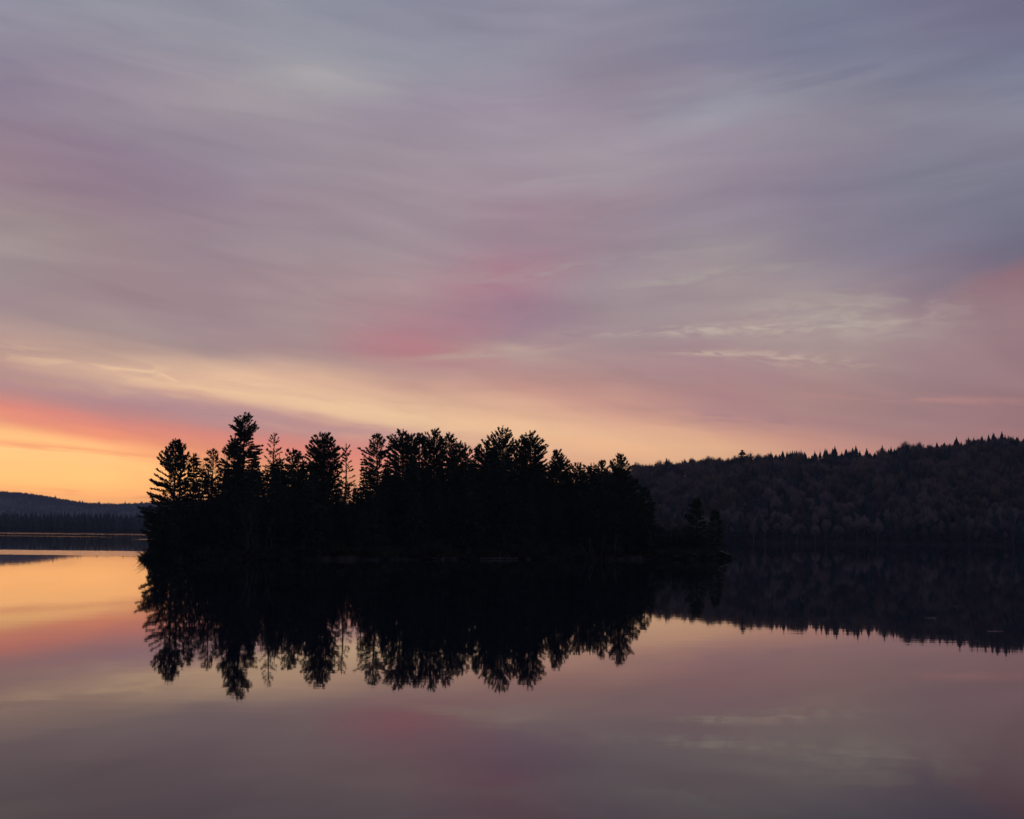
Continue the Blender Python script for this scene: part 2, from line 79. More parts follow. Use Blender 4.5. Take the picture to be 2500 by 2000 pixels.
[(0.154,0.121,0.123),(0.226,0.177,0.181),(0.296,0.231,0.236),(0.342,0.267,0.272),(0.37,0.288,0.294),(0.379,0.298,0.299),(0.358,0.271,0.284),(0.347,0.252,0.275),(0.348,0.25,0.281),(0.352,0.252,0.284),(0.38,0.273,0.293),(0.403,0.288,0.3),(0.414,0.277,0.296),(0.429,0.253,0.282),(0.395,0.223,0.273),(0.351,0.224,0.285),(0.369,0.255,0.294),(0.385,0.286,0.305),(0.387,0.286,0.303),(0.392,0.293,0.307),(0.4,0.304,0.308),(0.413,0.32,0.31),(0.384,0.285,0.289),(0.348,0.239,0.258),(0.339,0.218,0.24),(0.335,0.209,0.232),(0.335,0.203,0.219),(0.321,0.199,0.218),(0.298,0.191,0.216),(0.261,0.179,0.213),(0.219,0.164,0.209)],
[(0.148,0.115,0.121),(0.218,0.169,0.176),(0.285,0.22,0.23),(0.329,0.254,0.266),(0.356,0.274,0.287),(0.37,0.288,0.294),(0.361,0.274,0.285),(0.346,0.254,0.275),(0.346,0.251,0.282),(0.35,0.252,0.287),(0.376,0.271,0.294),(0.397,0.286,0.301),(0.41,0.282,0.3),(0.425,0.264,0.29),(0.397,0.226,0.275),(0.355,0.221,0.283),(0.368,0.255,0.296),(0.379,0.288,0.308),(0.382,0.293,0.31),(0.387,0.296,0.311),(0.395,0.308,0.316),(0.395,0.315,0.317),(0.358,0.27,0.285),(0.318,0.22,0.249),(0.295,0.179,0.214),(0.286,0.156,0.189),(0.319,0.19,0.215),(0.307,0.186,0.214),(0.286,0.181,0.212),(0.253,0.171,0.21),(0.214,0.159,0.207)],
[(0.143,0.11,0.118),(0.21,0.16,0.172),(0.274,0.209,0.225),(0.316,0.241,0.259),(0.342,0.26,0.28),(0.356,0.274,0.287),(0.355,0.27,0.283),(0.346,0.256,0.275),(0.344,0.252,0.283),(0.347,0.252,0.288),(0.371,0.27,0.295),(0.392,0.283,0.301),(0.408,0.284,0.303),(0.422,0.273,0.297),(0.402,0.228,0.276),(0.36,0.218,0.28),(0.366,0.256,0.297),(0.373,0.289,0.31),(0.376,0.293,0.313),(0.383,0.296,0.313),(0.379,0.298,0.313),(0.359,0.289,0.306),(0.315,0.244,0.277),(0.262,0.199,0.248),(0.215,0.176,0.237),(0.172,0.156,0.223),(0.171,0.157,0.223),(0.17,0.156,0.222),(0.168,0.154,0.22),(0.164,0.151,0.216),(0.159,0.146,0.211)],
[(0.136,0.101,0.116),(0.2,0.147,0.169),(0.261,0.192,0.22),(0.301,0.221,0.254),(0.326,0.238,0.275),(0.328,0.243,0.275),(0.326,0.238,0.27),(0.329,0.239,0.271),(0.332,0.247,0.282),(0.335,0.252,0.289),(0.355,0.268,0.299),(0.373,0.28,0.305),(0.401,0.291,0.311),(0.417,0.293,0.313),(0.416,0.24,0.282),(0.396,0.209,0.267),(0.367,0.252,0.295),(0.355,0.28,0.311),(0.365,0.291,0.317),(0.382,0.311,0.327),(0.353,0.29,0.316),(0.307,0.257,0.299),(0.268,0.229,0.287),(0.229,0.2,0.274),(0.203,0.184,0.256),(0.179,0.169,0.238),(0.182,0.174,0.245),(0.18,0.172,0.242),(0.176,0.168,0.237),(0.171,0.161,0.229),(0.163,0.153,0.22)],
[(0.132,0.0956,0.116),(0.194,0.139,0.169),(0.254,0.181,0.22),(0.293,0.208,0.254),(0.317,0.225,0.275),(0.318,0.226,0.274),(0.306,0.219,0.27),(0.304,0.217,0.268),(0.314,0.229,0.283),(0.322,0.239,0.292),(0.338,0.258,0.3),(0.352,0.274,0.308),(0.366,0.287,0.315),(0.386,0.293,0.318),(0.386,0.266,0.303),(0.404,0.223,0.274),(0.386,0.234,0.281),(0.342,0.259,0.303),(0.338,0.271,0.308),(0.334,0.283,0.31),(0.308,0.264,0.304),(0.277,0.238,0.297),(0.251,0.222,0.287),(0.222,0.206,0.275),(0.205,0.196,0.266),(0.19,0.186,0.257),(0.192,0.19,0.26),(0.19,0.186,0.256),(0.185,0.18,0.249),(0.177,0.171,0.239),(0.167,0.159,0.226)],
[(0.13,0.0934,0.116),(0.19,0.136,0.169),(0.248,0.177,0.22),(0.286,0.203,0.254),(0.31,0.22,0.275),(0.311,0.221,0.275),(0.296,0.214,0.275),(0.284,0.205,0.272),(0.293,0.22,0.287),(0.305,0.233,0.298),(0.325,0.251,0.302),(0.338,0.261,0.304),(0.351,0.273,0.312),(0.361,0.284,0.318),(0.36,0.268,0.31),(0.357,0.25,0.301),(0.35,0.247,0.297),(0.337,0.248,0.298),(0.321,0.252,0.304),(0.305,0.254,0.309),(0.285,0.24,0.303),(0.262,0.223,0.295),(0.243,0.218,0.288),(0.221,0.215,0.281),(0.211,0.208,0.275),(0.203,0.201,0.27),(0.209,0.205,0.274),(0.205,0.2,0.27),(0.199,0.193,0.262),(0.188,0.18,0.248),(0.174,0.165,0.231)],
[(0.122,0.0957,0.124),(0.179,0.139,0.181),(0.234,0.181,0.237),(0.27,0.209,0.273),(0.292,0.225,0.295),(0.298,0.224,0.289),(0.295,0.222,0.289),(0.288,0.219,0.289),(0.293,0.228,0.297),(0.298,0.236,0.305),(0.318,0.255,0.312),(0.335,0.269,0.316),(0.348,0.275,0.32),(0.357,0.28,0.323),(0.358,0.267,0.318),(0.356,0.25,0.309),(0.349,0.257,0.31),(0.341,0.262,0.311),(0.326,0.259,0.314),(0.307,0.251,0.315),(0.289,0.24,0.309),(0.268,0.228,0.301),(0.25,0.226,0.296),(0.23,0.224,0.29),(0.228,0.22,0.289),(0.229,0.216,0.288),(0.236,0.222,0.294),(0.23,0.216,0.287),(0.22,0.206,0.277),(0.203,0.19,0.26),(0.184,0.171,0.239)],
[(0.112,0.0934,0.126),(0.164,0.136,0.185),(0.214,0.177,0.241),(0.246,0.203,0.278),(0.266,0.22,0.301),(0.278,0.225,0.302),(0.299,0.244,0.31),(0.304,0.247,0.311),(0.309,0.253,0.314),(0.305,0.251,0.313),(0.325,0.268,0.325),(0.338,0.28,0.331),(0.347,0.281,0.329),(0.357,0.284,0.333),(0.368,0.29,0.342),(0.38,0.291,0.349),(0.375,0.298,0.349),(0.377,0.314,0.358),(0.35,0.291,0.347),(0.319,0.263,0.331),(0.301,0.253,0.32),(0.282,0.243,0.308),(0.266,0.239,0.304),(0.245,0.233,0.302),(0.244,0.235,0.304),(0.245,0.24,0.31),(0.249,0.247,0.316),(0.242,0.24,0.308),(0.23,0.227,0.295),(0.211,0.205,0.273),(0.189,0.181,0.247)],
[(0.114,0.102,0.131),(0.166,0.149,0.192),(0.217,0.194,0.251),(0.25,0.224,0.29),(0.27,0.242,0.314),(0.272,0.237,0.311),(0.307,0.26,0.329),(0.33,0.277,0.338),(0.349,0.3,0.347),(0.353,0.305,0.348),(0.345,0.295,0.346),(0.345,0.293,0.346),(0.345,0.287,0.336),(0.351,0.287,0.334),(0.363,0.294,0.346),(0.372,0.301,0.356),(0.371,0.306,0.359),(0.368,0.311,0.361),(0.35,0.299,0.358),(0.334,0.288,0.356),(0.31,0.274,0.339),(0.281,0.255,0.316),(0.267,0.249,0.312),(0.254,0.242,0.309),(0.242,0.238,0.31),(0.225,0.231,0.311),(0.215,0.223,0.306),(0.211,0.217,0.299),(0.203,0.207,0.287),(0.191,0.191,0.267),(0.176,0.172,0.243)],
[(0.124,0.116,0.144),(0.182,0.169,0.211),(0.237,0.22,0.276),(0.274,0.254,0.319),(0.296,0.275,0.345),(0.288,0.264,0.335),(0.296,0.267,0.336),(0.314,0.278,0.343),(0.337,0.296,0.351),(0.365,0.319,0.361),(0.374,0.334,0.37),(0.357,0.315,0.362),(0.336,0.285,0.348),(0.336,0.28,0.34),(0.354,0.293,0.349),(0.364,0.3,0.358),(0.354,0.294,0.352),(0.343,0.288,0.349),(0.342,0.304,0.366),(0.346,0.331,0.393),(0.308,0.297,0.361),(0.256,0.249,0.314),(0.229,0.227,0.297),(0.204,0.208,0.283),(0.199,0.205,0.287),(0.193,0.203,0.291),(0.187,0.196,0.285),(0.185,0.192,0.28),(0.181,0.186,0.27),(0.174,0.175,0.255),(0.165,0.162,0.235)],
[(0.123,0.119,0.15),(0.181,0.175,0.221),(0.236,0.228,0.289),(0.272,0.263,0.334),(0.294,0.284,0.361),(0.305,0.289,0.36),(0.307,0.286,0.351),(0.307,0.284,0.347),(0.31,0.288,0.349),(0.321,0.299,0.355),(0.361,0.341,0.378),(0.391,0.37,0.395),(0.368,0.338,0.384),(0.331,0.287,0.36),(0.335,0.282,0.362),(0.349,0.292,0.372),(0.329,0.275,0.347),(0.308,0.258,0.326),(0.296,0.263,0.33),(0.28,0.262,0.331),(0.248,0.239,0.314),(0.214,0.214,0.295),(0.2,0.205,0.288),(0.189,0.195,0.28),(0.186,0.19,0.278),(0.182,0.183,0.273),(0.18,0.178,0.268),(0.178,0.175,0.264),(0.175,0.171,0.256),(0.169,0.163,0.244),(0.163,0.155,0.229)],
[(0.122,0.119,0.15),(0.179,0.174,0.221),(0.234,0.227,0.289),(0.27,0.262,0.334),(0.292,0.283,0.361),(0.292,0.284,0.36),(0.292,0.289,0.354),(0.302,0.292,0.351),(0.305,0.291,0.351),(0.307,0.294,0.354),(0.316,0.309,0.365),(0.321,0.318,0.373),(0.316,0.312,0.372),(0.326,0.314,0.375),(0.334,0.307,0.372),(0.326,0.291,0.365),(0.307,0.269,0.338),(0.286,0.248,0.311),(0.257,0.232,0.307),(0.224,0.212,0.3),(0.21,0.208,0.297),(0.197,0.207,0.296),(0.194,0.201,0.289),(0.191,0.191,0.28),(0.184,0.181,0.271),(0.174,0.168,0.258),(0.171,0.165,0.254),(0.17,0.164,0.251),(0.168,0.161,0.245),(0.164,0.156,0.235),(0.159,0.15,0.223)],
[(0.122,0.119,0.15),(0.179,0.174,0.221),(0.234,0.227,0.289),(0.27,0.262,0.334),(0.292,0.283,0.361),(0.292,0.284,0.36),(0.292,0.289,0.354),(0.292,0.291,0.351),(0.292,0.289,0.351),(0.294,0.289,0.352),(0.301,0.298,0.359),(0.303,0.302,0.363),(0.29,0.29,0.358),(0.283,0.285,0.356),(0.292,0.286,0.355),(0.297,0.283,0.352),(0.287,0.264,0.336),(0.273,0.246,0.318),(0.253,0.234,0.312),(0.232,0.22,0.304),(0.217,0.217,0.301),(0.2,0.212,0.297),(0.193,0.2,0.288),(0.185,0.183,0.276),(0.179,0.174,0.266),(0.172,0.166,0.255),(0.171,0.165,0.254),(0.17,0.164,0.251),(0.168,0.161,0.245),(0.164,0.156,0.235),(0.159,0.15,0.223)],
[(0.122,0.119,0.15),(0.179,0.174,0.221),(0.234,0.227,0.289),(0.27,0.262,0.334),(0.292,0.283,0.361),(0.292,0.284,0.36),(0.292,0.289,0.354),(0.292,0.291,0.351),(0.292,0.289,0.351),(0.288,0.287,0.351),(0.274,0.284,0.351),(0.266,0.281,0.351),(0.271,0.274,0.348),(0.269,0.269,0.344),(0.277,0.269,0.344),(0.283,0.268,0.343),(0.283,0.266,0.34),(0.281,0.261,0.336),(0.262,0.249,0.326),(0.239,0.234,0.313),(0.218,0.223,0.306),(0.194,0.21,0.297),(0.189,0.198,0.288),(0.185,0.183,0.276),(0.179,0.175,0.266),(0.172,0.166,0.255),(0.171,0.165,0.254),(0.17,0.164,0.251),(0.168,0.161,0.245),(0.164,0.156,0.235),(0.159,0.15,0.223)],
[(0.122,0.119,0.15),(0.179,0.174,0.221),(0.234,0.227,0.289),(0.27,0.262,0.334),(0.292,0.283,0.361),(0.292,0.284,0.36),(0.292,0.289,0.354),(0.292,0.291,0.351),(0.292,0.289,0.351),(0.288,0.287,0.351),(0.274,0.284,0.351),(0.266,0.281,0.351),(0.261,0.269,0.348),(0.259,0.262,0.346),(0.264,0.258,0.34),(0.27,0.256,0.337),(0.273,0.262,0.342),(0.275,0.266,0.347),(0.256,0.252,0.332),(0.236,0.236,0.315),(0.216,0.224,0.307),(0.194,0.21,0.297),(0.189,0.198,0.288),(0.185,0.183,0.276),(0.179,0.175,0.266),(0.172,0.166,0.255),(0.171,0.165,0.254),(0.17,0.164,0.251),(0.168,0.161,0.245),(0.164,0.156,0.235),(0.159,0.15,0.223)],
[(0.122,0.119,0.15),(0.179,0.174,0.221),(0.234,0.227,0.289),(0.27,0.262,0.334),(0.292,0.283,0.361),(0.292,0.284,0.36),(0.292,0.289,0.354),(0.292,0.291,0.351),(0.292,0.289,0.351),(0.288,0.287,0.351),(0.274,0.284,0.351),(0.266,0.281,0.351),(0.261,0.269,0.348),(0.259,0.262,0.346),(0.263,0.257,0.341),(0.267,0.255,0.337),(0.271,0.261,0.342),(0.275,0.266,0.347),(0.256,0.252,0.332),(0.236,0.236,0.315),(0.216,0.224,0.307),(0.194,0.21,0.297),(0.189,0.198,0.288),(0.185,0.183,0.276),(0.179,0.175,0.266),(0.172,0.166,0.255),(0.171,0.165,0.254),(0.17,0.164,0.251),(0.168,0.161,0.245),(0.164,0.156,0.235),(0.159,0.15,0.223)],
[(0.122,0.119,0.15),(0.179,0.174,0.221),(0.234,0.227,0.289),(0.27,0.262,0.334),(0.292,0.283,0.361),(0.292,0.284,0.36),(0.292,0.289,0.354),(0.292,0.291,0.351),(0.292,0.289,0.351),(0.288,0.287,0.351),(0.274,0.284,0.351),(0.266,0.281,0.351),(0.261,0.269,0.348),(0.259,0.262,0.346),(0.263,0.257,0.341),(0.267,0.255,0.337),(0.271,0.261,0.342),(0.275,0.266,0.347),(0.256,0.252,0.332),(0.236,0.236,0.315),(0.216,0.224,0.307),(0.194,0.21,0.297),(0.189,0.198,0.288),(0.185,0.183,0.276),(0.179,0.175,0.266),(0.172,0.166,0.255),(0.171,0.165,0.254),(0.17,0.164,0.251),(0.168,0.161,0.245),(0.164,0.156,0.235),(0.159,0.15,0.223)],
]
HAZE = 1.0e-4
# azimuth, elevation, half width, half height, slope, threshold, tint, seed, grain along, grain across, strength, softness
WISPS = [(-14.0, 4.85, 10.0, .50, -.115, .30, (188, 146, 150), 3.0, .22, 1.5, .80, .30), (-7.0, 4.05, 6.0, .28, -.05, .36, (196, 150, 150), 4.0, .22, 1.6, .75, .25),
         (-12.5, 5.75, 6.5, .40, -.12, .42, (252, 210, 168), 5.0, .35, 2.2, .75, .2), (-4.5, 4.75, 6.0, .35, -.09, .42, (252, 212, 168), 6.0, .3, 2.0, .6, .2),
         (13.0, 8.5, 4.2, .95, .0, .36, (188, 172, 162), 1.0, .45, 1.8, .75, .3), (9.0, 8.15, 5.2, .22, .02, .40, (204, 190, 174), 2.0, .75, 3.0, .75, .26),
         (11.3, 6.95, 2.4, .26, -.09, .41, (210, 184, 168), 7.0, .75, 2.8, .8, .24), (8.2, 7.2, 1.6, .10, -.03, .36, (204, 180, 164), 8.0, .9, 3.5, .8, .16),
         (16.5, 5.3, 4.5, .16, -.05, .40, (194, 142, 136), 9.0, .3, 2.5, .6, .2), (10.0, 4.55, 4.0, .30, -.06, .44, (176, 134, 138), 10.0, .4, 2.4, .7, .16),
         (-17.5, 3.0, 7.0, .16, -.07, .38, (252, 164, 116), 11.0, .2, 2.5, .65, .2), (-14.5, 1.30, 4.0, .13, -.02, .38, (250, 158, 106), 12.0, .25, 3.0, .7, .2),
         (3.0, 10.6, 5.0, .35, .12, .42, (178, 168, 166), 13.0, .3, 1.8, .5, .25), (7.5, 10.2, 3.5, .25, .11, .42, (180, 170, 162), 14.0, .35, 2.0, .6, .22),
         (-3.3, 7.75, 3.4, .42, .06, .28, (182, 132, 140), 15.0, .3, 1.4, .45, .3), (-1.2, 7.15, 3.2, .17, .09, .30, (192, 163, 152), 16.0, .4, 2.6, .8, .2),
         (-11.0, 9.6, 5.0, .5, -.03, .42, (162, 136, 144), 17.0, .25, 1.3, .5, .3), (2.5, 14.3, 6.0, .35, .13, .42, (172, 158, 166), 18.0, .22, 1.5, .55, .28),
         (9.0, 17.2, 6.5, .45, .13, .42, (158, 158, 170), 19.0, .2, 1.3, .5, .28), (-9.5, 17.9, 4.5, .55, -.02, .40, (172, 168, 170), 20.0, .25, 1.3, .5, .3)]


class N:
    """small helper to write node trees as expressions"""
    def __init__(s, tree): s.t = tree
    def new(s, kind, **kw):
        n = s.t.nodes.new(kind)
        for k, v in kw.items(): setattr(n, k, v)
        return n
    def put(s, sock, v):
        if hasattr(v, 'is_output'): s.t.links.new(v, sock)
        else: sock.default_value = v
    def m(s, op, a, b=0.0, c=0.0):
        n = s.new('ShaderNodeMath', operation=op)
        for i, v in enumerate((a, b, c)): s.put(n.inputs[i], v)
        return n.outputs[0]
    def rng(s, v, a, b, c=0.0, d=1.0, kind='SMOOTHSTEP'):
        n = s.new('ShaderNodeMapRange', interpolation_type=kind)
        for i, q in enumerate((v, a, b, c, d)): s.put(n.inputs[i], q)
        return n.outputs[0]
    def mix(s, f, a, b, blend='MIX'):
        n = s.new('ShaderNodeMix', data_type='RGBA', blend_type=blend)
        s.put(n.inputs[0], f); s.put(n.inputs[6], a); s.put(n.inputs[7], b)
        return n.outputs[2]
    def xyz(s, a, b, c):
        n = s.new('ShaderNodeCombineXYZ')
        for i, v in enumerate((a, b, c)): s.put(n.inputs[i], v)
        return n.outputs[0]
    def noise(s, vec, scale=1.0, detail=3.0, rough=0.5, dist=0.0):
        n = s.new('ShaderNodeTexNoise')
        s.put(n.inputs['Vector'], vec); n.inputs['Scale'].default_value = scale
        n.inputs['Detail'].default_value = detail; n.inputs['Roughness'].default_value = rough
        n.inputs['Distortion'].default_value = dist
        return n.outputs['Fac']

def rgba(c): return (c[0], c[1], c[2], 1.0)
def srgb(r, g, b):
    f = lambda c: c / 12.92 if c <= .04045 else ((c + .055) / 1.055) ** 2.4
    return (f(r / 255), f(g / 255), f(b / 255), 1.0)

world = bpy.data.worlds.new('World'); SC.world = world; world.use_nodes = True
wt = world.node_tree; wt.nodes.clear(); w = N(wt)
DEG = 180 / math.pi
tc = w.new('ShaderNodeTexCoord'); sp = w.new('ShaderNodeSeparateXYZ'); wt.links.new(tc.outputs['Generated'], sp.inputs[0])
dx, dy, dz = sp.outputs
az = w.m('MULTIPLY', w.m('ARCTAN2', dx, dy), DEG)
el = w.m('MULTIPLY', w.m('ARCSINE', dz), DEG)
azc = w.m('MAXIMUM', w.m('MINIMUM', az, 22.0), -22.0)
tt = w.rng(el, 5.0, 12.0); ss = w.rng(azc, -8.0, 8.0)
v0 = w.m('ADD', el, w.m('MULTIPLY', azc, w.m('SUBTRACT', 0.12, w.m('MULTIPLY', 0.22, w.m('MULTIPLY', tt, ss)))))
# broken, drawn-out cloud bands: the bands wander and fray
nz = w.noise(w.xyz(w.m('MULTIPLY', az, 0.07), w.m('MULTIPLY', v0, 0.42), 3.1), 1.0, 4.0, 0.5, 0.3)
nz2 = w.noise(w.xyz(w.m('MULTIPLY', az, 0.20), w.m('MULTIPLY', v0, 1.1), 9.7), 1.0, 3.0, 0.45, 0.3)
amp = w.rng(el, 1.0, 9.0, 0.55, 1.9)
v = w.m('ADD', v0, w.m('MULTIPLY', w.m('SUBTRACT', nz, 0.5), amp))
v = w.m('ADD', v, w.m('MULTIPLY', w.m('SUBTRACT', nz2, 0.5), w.rng(el, 1.0, 7.0, 0.45, 0.7)))
azw = w.m('ADD', az, w.m('MULTIPLY', w.m('SUBTRACT', nz, 0.5), 4.0))
apos = w.m('MULTIPLY_ADD', azw, 1 / 120.0, 0.5)
col = None
for j, row in enumerate(SKY_ROWS):
    rp = w.new('ShaderNodeValToRGB'); cr = rp.color_ramp; cr.interpolation = 'LINEAR'
    wt.links.new(apos, rp.inputs[0])
    while len(cr.elements) < len(SKY_AZ): cr.elements.new(0.5)
    for i, a in enumerate(SKY_AZ): cr.elements[i].position = a / 120.0 + 0.5
    for i in range(len(SKY_AZ)): cr.elements[i].color = rgba(row[i])
    if col is None: col = rp.outputs[0]
    else: col = w.mix(w.rng(v, SKY_V[j - 1], SKY_V[j], kind='LINEAR'), col, rp.outputs[0])
# fine streaks of light and shade in the cloud sheet
st = w.noise(w.xyz(w.m('MULTIPLY', az, 0.17), w.m('MULTIPLY', v0, 1.15), 21.0), 1.0, 4.0, 0.5, 0.5)
sfac = w.m('MULTIPLY_ADD', w.m('SUBTRACT', st, 0.5), w.rng(el, 0.5, 6.0, 0.14, 0.30), 1.0)
col = w.mix(1.0, col, w.xyz(sfac, sfac, w.m('MULTIPLY_ADD', w.m('SUBTRACT', sfac, 1.0), 0.8, 1.0)), 'MULTIPLY')
# small torn cloudlets catching the light
def wisps(az0, el0, raz, rel, slope, thr, tint, seed, kx=0.5, ky=2.3, gain=0.6, soft=0.22):
    global col
    ax = w.m('SUBTRACT', az, az0)
    ey = w.m('SUBTRACT', w.m('SUBTRACT', el, el0), w.m('MULTIPLY', ax, slope))
    q = w.m('ADD', w.m('POWER', w.m('ABSOLUTE', w.m('DIVIDE', ax, raz)), 2.0), w.m('POWER', w.m('ABSOLUTE', w.m('DIVIDE', ey, rel)), 2.0))
    mask = w.m('EXPONENT', w.m('MULTIPLY', q, -1.0))
    n = w.noise(w.xyz(w.m('MULTIPLY', ax, kx), w.m('MULTIPLY', ey, ky), seed), 1.0, 5.0, 0.6, 0.5)
    f = w.m('MULTIPLY', w.rng(n, thr, thr + soft), mask)
    col = w.mix(w.m('MULTIPLY', f, gain), col, srgb(*tint))
for a in WISPS: wisps(*a)
# beyond the frame: the sheet thins towards a slate zenith and a dusky far side
zen, back = srgb(92, 99, 124), srgb(98, 96, 120)
col = w.mix(w.rng(el, 20.0, 60.0), col, zen)
bk = w.rng(w.m('ABSOLUTE', az), 40.0, 115.0)
col = w.mix(bk, col, w.mix(w.rng(el, 0.0, 50.0), back, zen))
# a trace of twilight air light from the sky model
nish = w.new('ShaderNodeTexSky', sky_type='NISHITA'); nish.sun_disc = False
nish.sun_elevation = math.radians(0.5); nish.sun_rotation = math.radians(-34)
air = w.new('ShaderNodeBackground'); wt.links.new(nish.outputs[0], air.inputs[0]); air.inputs[1].default_value = 0.0008
bg = w.new('ShaderNodeBackground'); wt.links.new(col, bg.inputs[0]); bg.inputs[1].default_value = 1.0
ad = w.new('ShaderNodeAddShader'); wt.links.new(bg.outputs[0], ad.inputs[0]); wt.links.new(air.outputs[0], ad.inputs[1])
wo = w.new('ShaderNodeOutputWorld'); wt.links.new(ad.outputs[0], wo.inputs[0])

# the sun is still at the horizon, left of the frame and behind cloud: a faint warm trace
sd = bpy.data.lights.new('sun', 'SUN'); sd.energy = 0.04; sd.angle = math.radians(8); sd.color = (1, .62, .36)
so = bpy.data.objects.new('sun', sd); COL.objects.link(so)
sa, se = math.radians(-34), math.radians(1.5)
so.rotation_euler = Vector((math.sin(sa) * math.cos(se), math.cos(sa) * math.cos(se), math.sin(se))).to_track_quat('Z', 'Y').to_euler()

# ------------------------------------------------------------------ materials
def mat(name, c, rough=0.9, var=0.25, scale=0.6, c2=None, rand=0.0, spec=0.15):
    M = bpy.data.materials.new(name); M.use_nodes = True; t = M.node_tree; n = N(t)
    b = t.nodes['Principled BSDF']; b.inputs['Roughness'].default_value = rough
    b.inputs['Specular IOR Level'].default_value = spec
    g = n.new('ShaderNodeTexCoord')
    nf = n.noise(g.outputs['Object'], scale, 4.0, 0.6)
    c2 = c2 or tuple(q * (1 - var) for q in c)
    hi = tuple(q * (1 + var) for q in c)
    o = n.mix(n.rng(nf, 0.32, 0.68), rgba(c2), rgba(hi))
    if rand:
        oi = n.new('ShaderNodeObjectInfo')
        k = n.m('MULTIPLY_ADD', oi.outputs['Random'], rand * 2, 1 - rand)
        o = n.mix(1.0, o, n.xyz(k, k, k), 'MULTIPLY')
    t.links.new(o, b.inputs['Base Color'])
    return M

M_pine = mat('pine_needles', (.040, .058, .030), .85, .35, .5, rand=.2)
M_spruce = mat('spruce_needles', (.030, .048, .030), .85, .35, .5, rand=.3)
M_larch = mat('larch_needles', (.055, .055, .028), .85, .3, .6)
M_bark = mat('pine_bark', (.075, .058, .047), .95, .4, 2.0)
M_pale = mat('pale_bark', (.20, .185, .175), .85, .35, 3.0)
M_grey = mat('weathered_wood', (.10, .092, .085), .9, .35, 4.0)
M_twig = mat('bare_twigs', (.085, .066, .058), .95, .3, 2.0, rand=.2)
M_shrub = mat('shrub_leaves', (.050, .052, .030), .9, .4, 1.0, rand=.25)
M_oak = mat('bare_crown', (.245, .168, .148), .95, .4, .05, c2=(.095, .078, .080), rand=.45)
M_ochre = mat('budding_crown', (.16, .118, .085), .95, .35, .08, rand=.4)
M_hillfir = mat('hill_conifer', (.024, .036, .030), .95, .3, .1, rand=.35)
M_hillbirch = mat('birch_bark', (.20, .19, .18), .85, .4, .6)
M_soil = mat('leaf_litter', (.034, .028, .024), .95, .4, .25, c2=(.020, .018, .016))
M_farwood_hazed = mat('far_conifer_hazed', (.078, .098, .090), .95, .3, .1, rand=.35)  # conifer green lifted paler: part of the distance haze is in this colour
M_far_haze_tint = mat('far_forest_haze_tint', (.115, .115, .130), .95, .25, .006)  # ridge wood and far land, haze painted in as a pale bluish colour
M_rock = mat('granite', (.22, .21, .21), .85, .4, 2.5, c2=(.10, .095, .095))
M_stone = mat('lichened_rock', (.055, .053, .05), .9, .4, 3.0)

def water_mat():
    M = bpy.data.materials.new('lake_water'); M.use_nodes = True; t = M.node_tree; n = N(t)
    b = t.nodes['Principled BSDF']; b.inputs['Base Color'].default_value = (.006, .009, .018, 1)
    b.inputs['IOR'].default_value = 1.175; b.inputs['Specular IOR Level'].default_value = 0.5
    g = n.new('ShaderNodeNewGeometry'); s = n.new('ShaderNodeSeparateXYZ'); t.links.new(g.outputs['Position'], s.inputs[0])
    x, y, _ = s.outputs
    wob = n.noise(n.xyz(n.m('MULTIPLY', x, .05), n.m('MULTIPLY', y, .012), 0.0), 1.0, 4.0, .6)
    fine = n.noise(n.xyz(n.m('MULTIPLY', x, .10), n.m('MULTIPLY', y, .09), 5.0), 1.0, 3.0, .6)
    def band(y0, y1, x0, x1, soft, wobble, xs=6.0):
        yy = n.m('MULTIPLY_ADD', n.m('SUBTRACT', wob, .5), wobble, y)
        a = n.m('MULTIPLY', n.rng(yy, y0 - soft, y0 + soft), n.rng(yy, y1 - soft, y1 + soft, 1.0, 0.0))
        xx = n.m('MULTIPLY_ADD', n.m('SUBTRACT', wob, .5), xs, x)
        return n.m('MULTIPLY', a, n.m('MULTIPLY', n.rng(xx, x0 - xs, x0 + xs), n.rng(xx, x1 - xs, x1 + xs, 1.0, 0.0)))
    # wind-ruffled lanes on the still lake
    lane1 = n.m('MULTIPLY', band(182, 217, -140, -20, 1.5, 12.0), n.rng(fine, .30, .42, .55, 1.0))
    lane2 = n.m('MULTIPLY', band(720, 940, -900, -60, 20.0, 60.0, 30.0), n.rng(fine, .3, .7, .25, .6))
    lane3 = n.m('MULTIPLY', band(540, 575, -500, -150, 6.0, 20.0, 20.0), .35)
    lane4 = band(446, 462, -118, -60, 3.0, 6.0, 6.0)
    spots = n.noise(n.xyz(n.m('MULTIPLY', x, .42), n.m('MULTIPLY', y, .75), 31.0), 1.0, 2.0, .5)
    spot = n.m('MULTIPLY', n.m('MULTIPLY', n.rng(spots, .745, .76), .6), n.rng(x, 5.0, 15.0))
    ruff = n.m('MAXIMUM', n.m('MAXIMUM', lane1, lane2), n.m('MAXIMUM', lane3, n.m('MAXIMUM', lane4, spot)))
    t.links.new(n.m('MULTIPLY_ADD', ruff, .13, .02), b.inputs['Roughness'])
    # long, very low swell that only shakes the reflections
    bp = n.new('ShaderNodeBump'); bp.inputs['Strength'].default_value = 1.0; bp.inputs['Distance'].default_value = 1.0
    h1 = n.noise(n.xyz(n.m('MULTIPLY', x, .35), n.m('MULTIPLY', y, .9), 0.0), 1.0, 2.0, .5)
    h2 = n.noise(n.xyz(n.m('MULTIPLY', x, .06), n.m('MULTIPLY', y, .16), 8.0), 1.0, 2.0, .5)
    h = n.m('ADD', n.m('MULTIPLY', h1, .0009), n.m('MULTIPLY', h2, .0018))
    t.links.new(h, bp.inputs['Height']); t.links.new(bp.outputs[0], b.inputs['Normal'])
    return M
M_water = water_mat()

